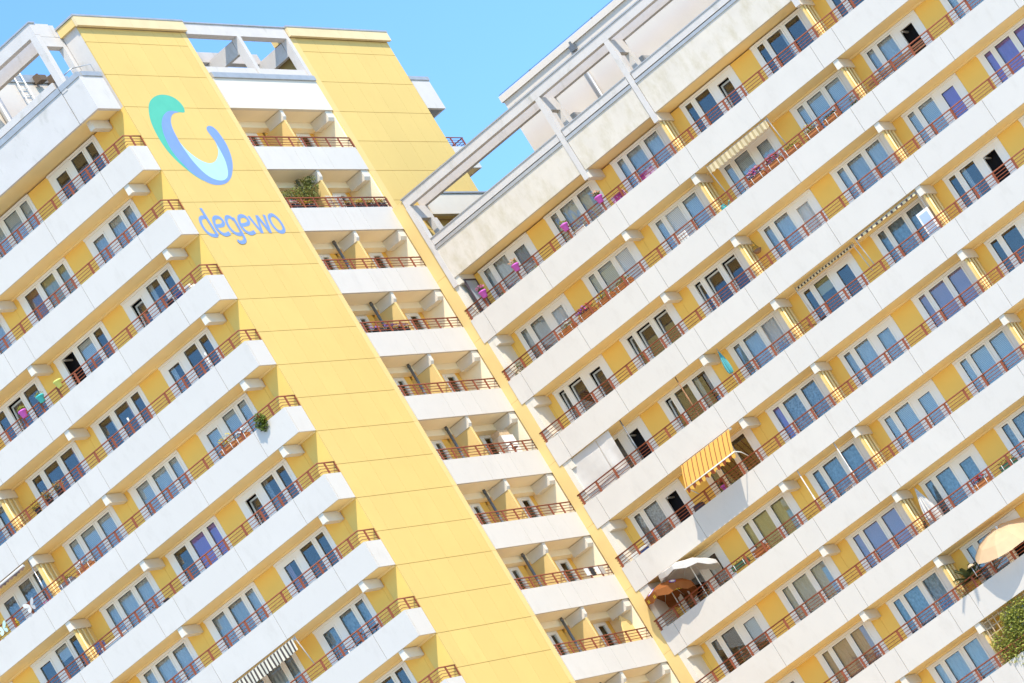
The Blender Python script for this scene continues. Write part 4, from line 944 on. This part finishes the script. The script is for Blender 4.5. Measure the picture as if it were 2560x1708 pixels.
for yy, lab in ((9.82, 'round ochre flower ball nearest the corner, in a row of three on the tower railing'), (10.40, 'round ochre flower ball in the middle of a row of three on the tower railing'), (11.07, 'round ochre flower ball farthest from the corner, in a row of three')):
    t = empty('chrysanthemum', (XJ - .04, yy, z + .05)); MB().lathe([(0, 0), (.1, 0), (.13, .18), (0, .18)], (XJ - .04, yy, z + .05), 12).build('pot', M_BLACK, t); MB().leaves(260, (XJ - .04, yy, z + .40), (.24, .26, .2), .06, rnd).build('blossoms', M_OCHRE, t); MB().leaves(60, (XJ - .04, yy, z + .3), (.18, .2, .12), .08, rnd).build('foliage', M_LEAF, t); tag(t, lab, 'plant', 'ochre flower balls on the tower railing')
chair(XJ + .35, 12.0, FI(z) + .05, .4, M_WOOD, 'brown folding chair beside the ochre flower balls')
z = zL(5)
t = empty('trailing_shrub', (XL - .05, 1.1, z - .25)); MB().leaves(420, (XL - .08, 1.08, z + .08), (.17, .27, .36), .12, rnd).build('foliage', mat('boxwood_leaf', (.17, .22, .03), .55, .3, noise=.5, nscale=10, trans=.25), t); MB().lathe([(0, 0), (.1, 0), (.14, .22), (0, .22)], (XL + .16, 1.1, z - .05), 12).build('pot', M_TERRA, t); tag(t, 'bushy green shrub hanging over the tower parapet near the corner', 'shrub')
planter(XJ - .06, 2.15, z + .02, .60, M_TERRA, 'terracotta box with white flowers near the bushy hanging shrub', [M_WHITEF], M_LEAFY, n=40)
planter(XJ - .06, 2.85, z + .06, .70, M_TERRA, 'terracotta box with straggling yellow flowers on the tower railing', [M_YELF, M_YELF], M_LEAFY, n=40, tall=.22)
planter(XJ - .06, 10.5, z + .0, .80, M_TERRA, 'terracotta box with tiny white flowers below a slatted blind', [M_WHITEF], M_LEAF, n=40)
planter(XJ - .06, 11.5, z + .0, .70, mat('grey_box', (.2, .2, .2)), 'grey box with yellow-green leaves beside a partition on the tower', None, M_LEAFY, n=90)
for yy, c, lab in ((13.26, M_CANVAS, 'cream butterfly ornament fixed to the tower railing'), (14.79, mat('pale_green', (.55, .72, .62), .6, .3), 'pale green butterfly ornament at the left edge of the photo')):
    t = empty('butterfly_ornament', (XL - .02, yy, z + .1))
    for s in (-1, 1):
        up = smooth([(0, .02), (.10, .17), (.24, .23), (.27, .14), (.18, .03), (.03, -.01)], 3); dn = smooth([(0, -.01), (.12, -.02), (.19, -.09), (.15, -.19), (.06, -.15)], 3)
        for wv, nm in ((up, 'upper_wing'), (dn, 'lower_wing')):
            MB().prism([(XL - .03 - abs(a) * .2, yy + s * a, z + .27 + b) for a, b in (wv if s > 0 else wv[::-1])], (.012, 0, 0)).build(nm, c, t)
    MB().tube([(XL - .03, yy, z + .07), (XL - .03, yy, z + .32)], .014, 6).build('body', M_WOOD, t); tag(t, lab, 'ornament', 'butterfly ornaments on the railing')
t = empty('spray_bottle', (XJ - .02, 14.27, z + .06)); MB().lathe([(0, 0), (.07, 0), (.08, .14), (.03, .24), (.03, .3), (0, .3)], (XJ - .02, 14.27, z + .06), 10).build('bottle', M_YELF, t); MB().box((XJ - .10, 14.25, z + .34), (XJ + .02, 14.29, z + .40)).build('nozzle', M_REDF, t); tag(t, 'yellow spray bottle with red head between two butterfly ornaments', 'bottle')
bush(XJ + .0, 12.75, z - .75, (.16, .3, .2), M_PINKF, 'pot of pink and green plants beside the cream butterfly', n=110, stem=.3)
t = MB().tube([(XL + .14, 12.5, FI(z)), (XL + .14, 12.5, z + 1.76)], .022, 8).tube([(XL + .14, 12.5, z + .5), (XL + .14, 12.5, z + .95)], .035, 8).build('parasol_pole', M_METAL); tag(t, 'slim grey pole with a thicker clamp beside a partition on the tower', 'pole')
awning(XL + .05, 12.7, 16.5, z + 1.76, mat('dark_scallop', (.16, .10, .08), .9, .1), 'rolled awning with dark brown scalloped edge at the left margin', .08, .04, .12, arms=False)
z = zL(6)
bicycle(XJ + .15, 8.6, FI(z), 0, M_PIPE, 'dark bicycle on the tower balcony below a sheer curtained window'); bicycle(XJ + .45, 7.2, FI(z), .1, M_NAVY, 'bicycle with black handlebars in front of a yellow wall on the tower')
t = empty('stacked_boards', (XJ + .1, 11.0, FI(z))); 
for i in range(3): MB().box((XJ + .02 + i * .05, 10.4 + i * .1, FI(z)), (XJ + .05 + i * .05, 11.7 - i * .15, z + .22 - i * .04)).build('board', M_WHITEF, t)
tag(t, 'white boards leaning behind the tower railing beside a chair', 'boards')
chair(XJ + .3, 12.0, FI(z) + .35, 2.8, M_NAVY, 'navy framed chair beside white boards on the tower balcony')
z = zL(8)
bicycle(XJ + .12, 1.75, FI(z) + .12, 0, M_BLACK, 'black bicycle at the corner balcony near the bottom of the tower'); bicycle(XJ + .38, 2.75, FI(z) + .1, .05, M_METAL, 'silver bicycle next to the black one at the corner balcony')
awning(XL + .12, 4.45, 7.9, z + 1.745, M_AWNG, 'grey and cream striped awning at the bottom of the tower side', .42, .16, .06)

# ---- loggias of the gable
YG = .22
z = zt(2)
t = empty('balcony_tree', (2.0, .55, FI(z))); x0, y0, f0 = 2.0, .50, FI(z)
MB().lathe([(0, 0), (.2, 0), (.27, .4), (.25, .4), (0, .36)], (x0, y0, f0), 12).build('pot', M_TERRA, t)
MB().tube([(x0, y0, f0 + .3), (x0 + .1, y0, f0 + 1.2), (x0 + .2, y0, f0 + 2.0)], .03, 6).tube([(x0 + .1, y0, f0 + 1.2), (x0 - .9, y0 - .1, f0 + 1.7)], .02, 6).tube([(x0 + .1, y0, f0 + 1.2), (x0 + 1.0, y0 - .2, f0 + 1.9)], .02, 6).build('trunk', M_WOOD, t)
mb = MB()
for cx, cz, rx, rz in ((2.6, 2.15, .5, .28), (2.9, 1.9, .4, .35), (2.2, 1.75, .5, .3), (1.5, 1.7, .5, .25), (.9, 1.6, .5, .2), (3.1, 2.3, .25, .2), (2.5, 1.5, .4, .25)):
    mb.leaves(230, (cx - .15, y0 - .2, f0 + cz - .05), (rx, .3, rz), .10, rnd)
mb.build('foliage', mat('vine_leaf', (.24, .26, .06), .6, .3, noise=.6, nscale=7, trans=.3), t); tag(t, 'sprawling leafy vine filling the left half of a loggia on the gable', 'plant')
for i, (xx, bl, lab) in enumerate(((.75, [M_PINKF, M_WHITEF], 'planter with pink and white flowers at the left end of the vine loggia'), (1.7, [M_OCHRE], 'planter with ochre flowers under the vine trunk'), (4.55, [M_OCHRE], 'planter with yellow blossoms left of three others in the vine loggia'), (5.3, [M_YELF], 'planter with yellow blossoms second of four in the vine loggia'), (6.05, [M_OCHRE], 'planter with yellow blossoms third of four in the vine loggia'), (6.75, [M_OCHRE], 'planter with yellow blossoms at the right end of the vine loggia'))):
    planter(xx, YG - .05, z + .06, .55, M_BLACK, lab, bl, M_LEAFY, 'x', n=50, tall=.10)
t = empty('trellis', (3.6, .15, z)); tr = MB()
for i in range(9): tr.box((3.1 + i * .12, .10, z - .2), (3.12 + i * .12, .112, z + .62))
for i in range(6): tr.box((3.05, .113, z - .1 + i * .14), (4.15, .122, z - .08 + i * .14))
tr.build('lattice', M_CANVAS, t); tag(t, 'small cream trellis standing at the loggia railing below the partition', 'trellis')
t = empty('wall_clock', (2.45, 1.10, z + 1.1)); MB().lathe([(0, 0), (.12, 0), (.12, .03), (0, .03)], (0, 0, 0), 16).build('dial', M_LL, t); t.rotation_euler = (math.radians(90), 0, 0)
for ch in t.children: ch.location = (0, 0, 0)
tag(t, 'round pale blue disc hanging on the door behind the vine', 'ornament')
z = zt(4)
for xx, lab in ((1.35, 'black planter with violet flowers, left of three in a loggia'), (2.2, 'black planter with violet flowers, middle of three in a loggia'), (3.0, 'black planter with violet flowers, right of three in a loggia')):
    planter(xx, YG - .04, z + .05, .62, M_BLACK, lab, [M_VIOF], M_LEAF, 'x', n=40, tall=.08)
bush(2.95, .40, z - .75, (.34, .3, .22), M_OCHRE, 'round ochre shrub standing behind the black planters', n=300, size=.07, stem=.65)
bush(6.7, .35, z - .7, (.22, .2, .2), M_LEAFY, 'green potted plant in the right corner of the loggia with black planters', n=110, stem=.15)
z = zt(3)
t = MB().lathe([(0, 0), (.1, 0), (.12, .3), (.05, .5), (0, .5)], (6.6, .3, z - .3), 12).build('jug', M_FRAME); tag(t, 'white jug in the right corner of a loggia', 'jug')
z = zt(6)
t = empty('storage_cabinet', (5.9, .6, FI(z))); MB().box((5.62, .35, FI(z)), (6.5, .8, z + .98)).build('body', M_METAL, t); MB().box((5.64, .33, FI(z) + .05), (6.05, .349, z + .95)).build('door', M_FRAME, t); MB().box((6.07, .33, FI(z) + .05), (6.48, .349, z + .95)).build('door', M_FRAME, t); tag(t, 'grey two-door cabinet standing in the right half of a loggia', 'cabinet')
t = MB().box((5.7, .38, z + .985), (6.4, .78, z + 1.22)).box((5.95, .375, z + 1.08), (6.15, .379, z + 1.12)).build('cardboard_box', M_LWOOD); tag(t, 'brown cardboard box on top of the grey cabinet', 'box')
chair(5.3, .30, FI(z) + .15, .3, M_WHITEF, 'white folding chair in front of the grey cabinet'); bicycle(5.5, .15, FI(z) + .15, 1.571, M_FRAME, 'white bicycle behind the loggia railing near the grey cabinet')
z = zt(8)
t = empty('hanging_laundry', (5.6, -.04, z + .1))
for i, c in enumerate((M_WHITEF, M_BLACK, M_WHITEF, M_METAL)): MB().box((5.0 + i * .38, -.05, z + .12 - .03 * (i % 2)), (5.3 + i * .38, -.035, z + .42)).build('cloth', c, t)
tag(t, 'row of small light and dark cloths hung over a loggia railing', 'laundry')
bush(.75, .3, z - .72, (.2, .2, .25), M_TERRA, 'reddish plant in the left corner of the loggia with hanging cloths', n=90, stem=.2)
z = zt(9)
chair(4.6, .4, FI(z) + .1, 0, M_WOOD, 'reddish brown chair in a low loggia of the gable')
t = empty('tilted_panel', (6.4, .4, FI(z))); MB().box((-.55, -.03, 0), (.55, .03, 1.3), mtx=Matrix.Translation((6.3, .45, z - .1)) @ Matrix.Rotation(.5, 4, 'Y')).build('board', M_YELP, t); tag(t, 'yellow board leaning in the right half of a low loggia', 'board')

# ---- further small things
z = zR(1)
bush(XI + .12, -2.05, z - .78, (.16, .25, .22), M_LEAF, 'low leafy plant behind the top railing right of the pink geranium pot', n=90, stem=.35)
bush(XI + .12, -3.75, z - .78, (.14, .3, .2), M_LEAFY, 'small dark plant behind the top railing right of the second pink pot', n=80, stem=.35)
t = empty('folding_chair', (XI + .3, -6.15, FI(z))); zz = FI(z); yy = -6.15
MB().tube([(XI + .1, yy - .25, zz), (XI + .1, yy - .25, zz + 1.05), (XI + .1, yy + .25, zz + 1.05), (XI + .1, yy + .25, zz)], .018, 6).build('leg_frame', M_WHITEF, t)
MB().box((XI + .09, yy - .22, zz + .72), (XI + .11, yy + .22, zz + 1.03)).build('backrest', M_CANVAS, t); MB().box((XI + .1, yy - .23, zz + .44), (XI + .5, yy + .23, zz + .47)).build('seat', M_CANVAS, t)
MB().tube([(XI + .5, yy - .23, zz), (XI + .5, yy - .23, zz + .46)], .018, 6).build('leg', M_WHITEF, t); MB().tube([(XI + .5, yy + .23, zz), (XI + .5, yy + .23, zz + .46)], .018, 6).build('leg', M_WHITEF, t)
tag(t, 'white folding chair behind the top railing beside the bare pink pot', 'chair')
z = zR(2)
chair(XI + .3, -9.55, FI(z) + .2, 1.57, M_WHITEF, 'white chair back showing above the second balcony parapet under a blind')
bush(XI + .1, -18.1, z - .78, (.15, .2, .35), M_LEAF, 'dark leafy plant beside a partition left of the long slatted bench', n=110, stem=.3)
z = zL(1)
bush(XJ + .05, 3.1, z - .78, (.14, .25, .2), M_LEAF, 'low green plant on the topmost tower balcony in front of a door', n=80, stem=.38)
z = zL(4)
for yy, lab in ((1.9, 'white umbrella handle leaning on the tower railing near the corner'), (6.0, 'white pole leaning on the tower railing farther from the corner')):
    t = MB().tube([(XJ, yy, FI(z)), (XJ - .02, yy - .12, z + .60)], .022, 6).tube([(XJ - .02, yy - .12, z + .5), (XJ - .02, yy - .13, z + .68)], .035, 8).build('leaning_pole', M_WHITEF); tag(t, lab, 'pole')
z = zt(7)
chair(5.0, .45, FI(z) + .05, .2, M_CANVAS, 'cream chair behind the railing of a lower loggia')
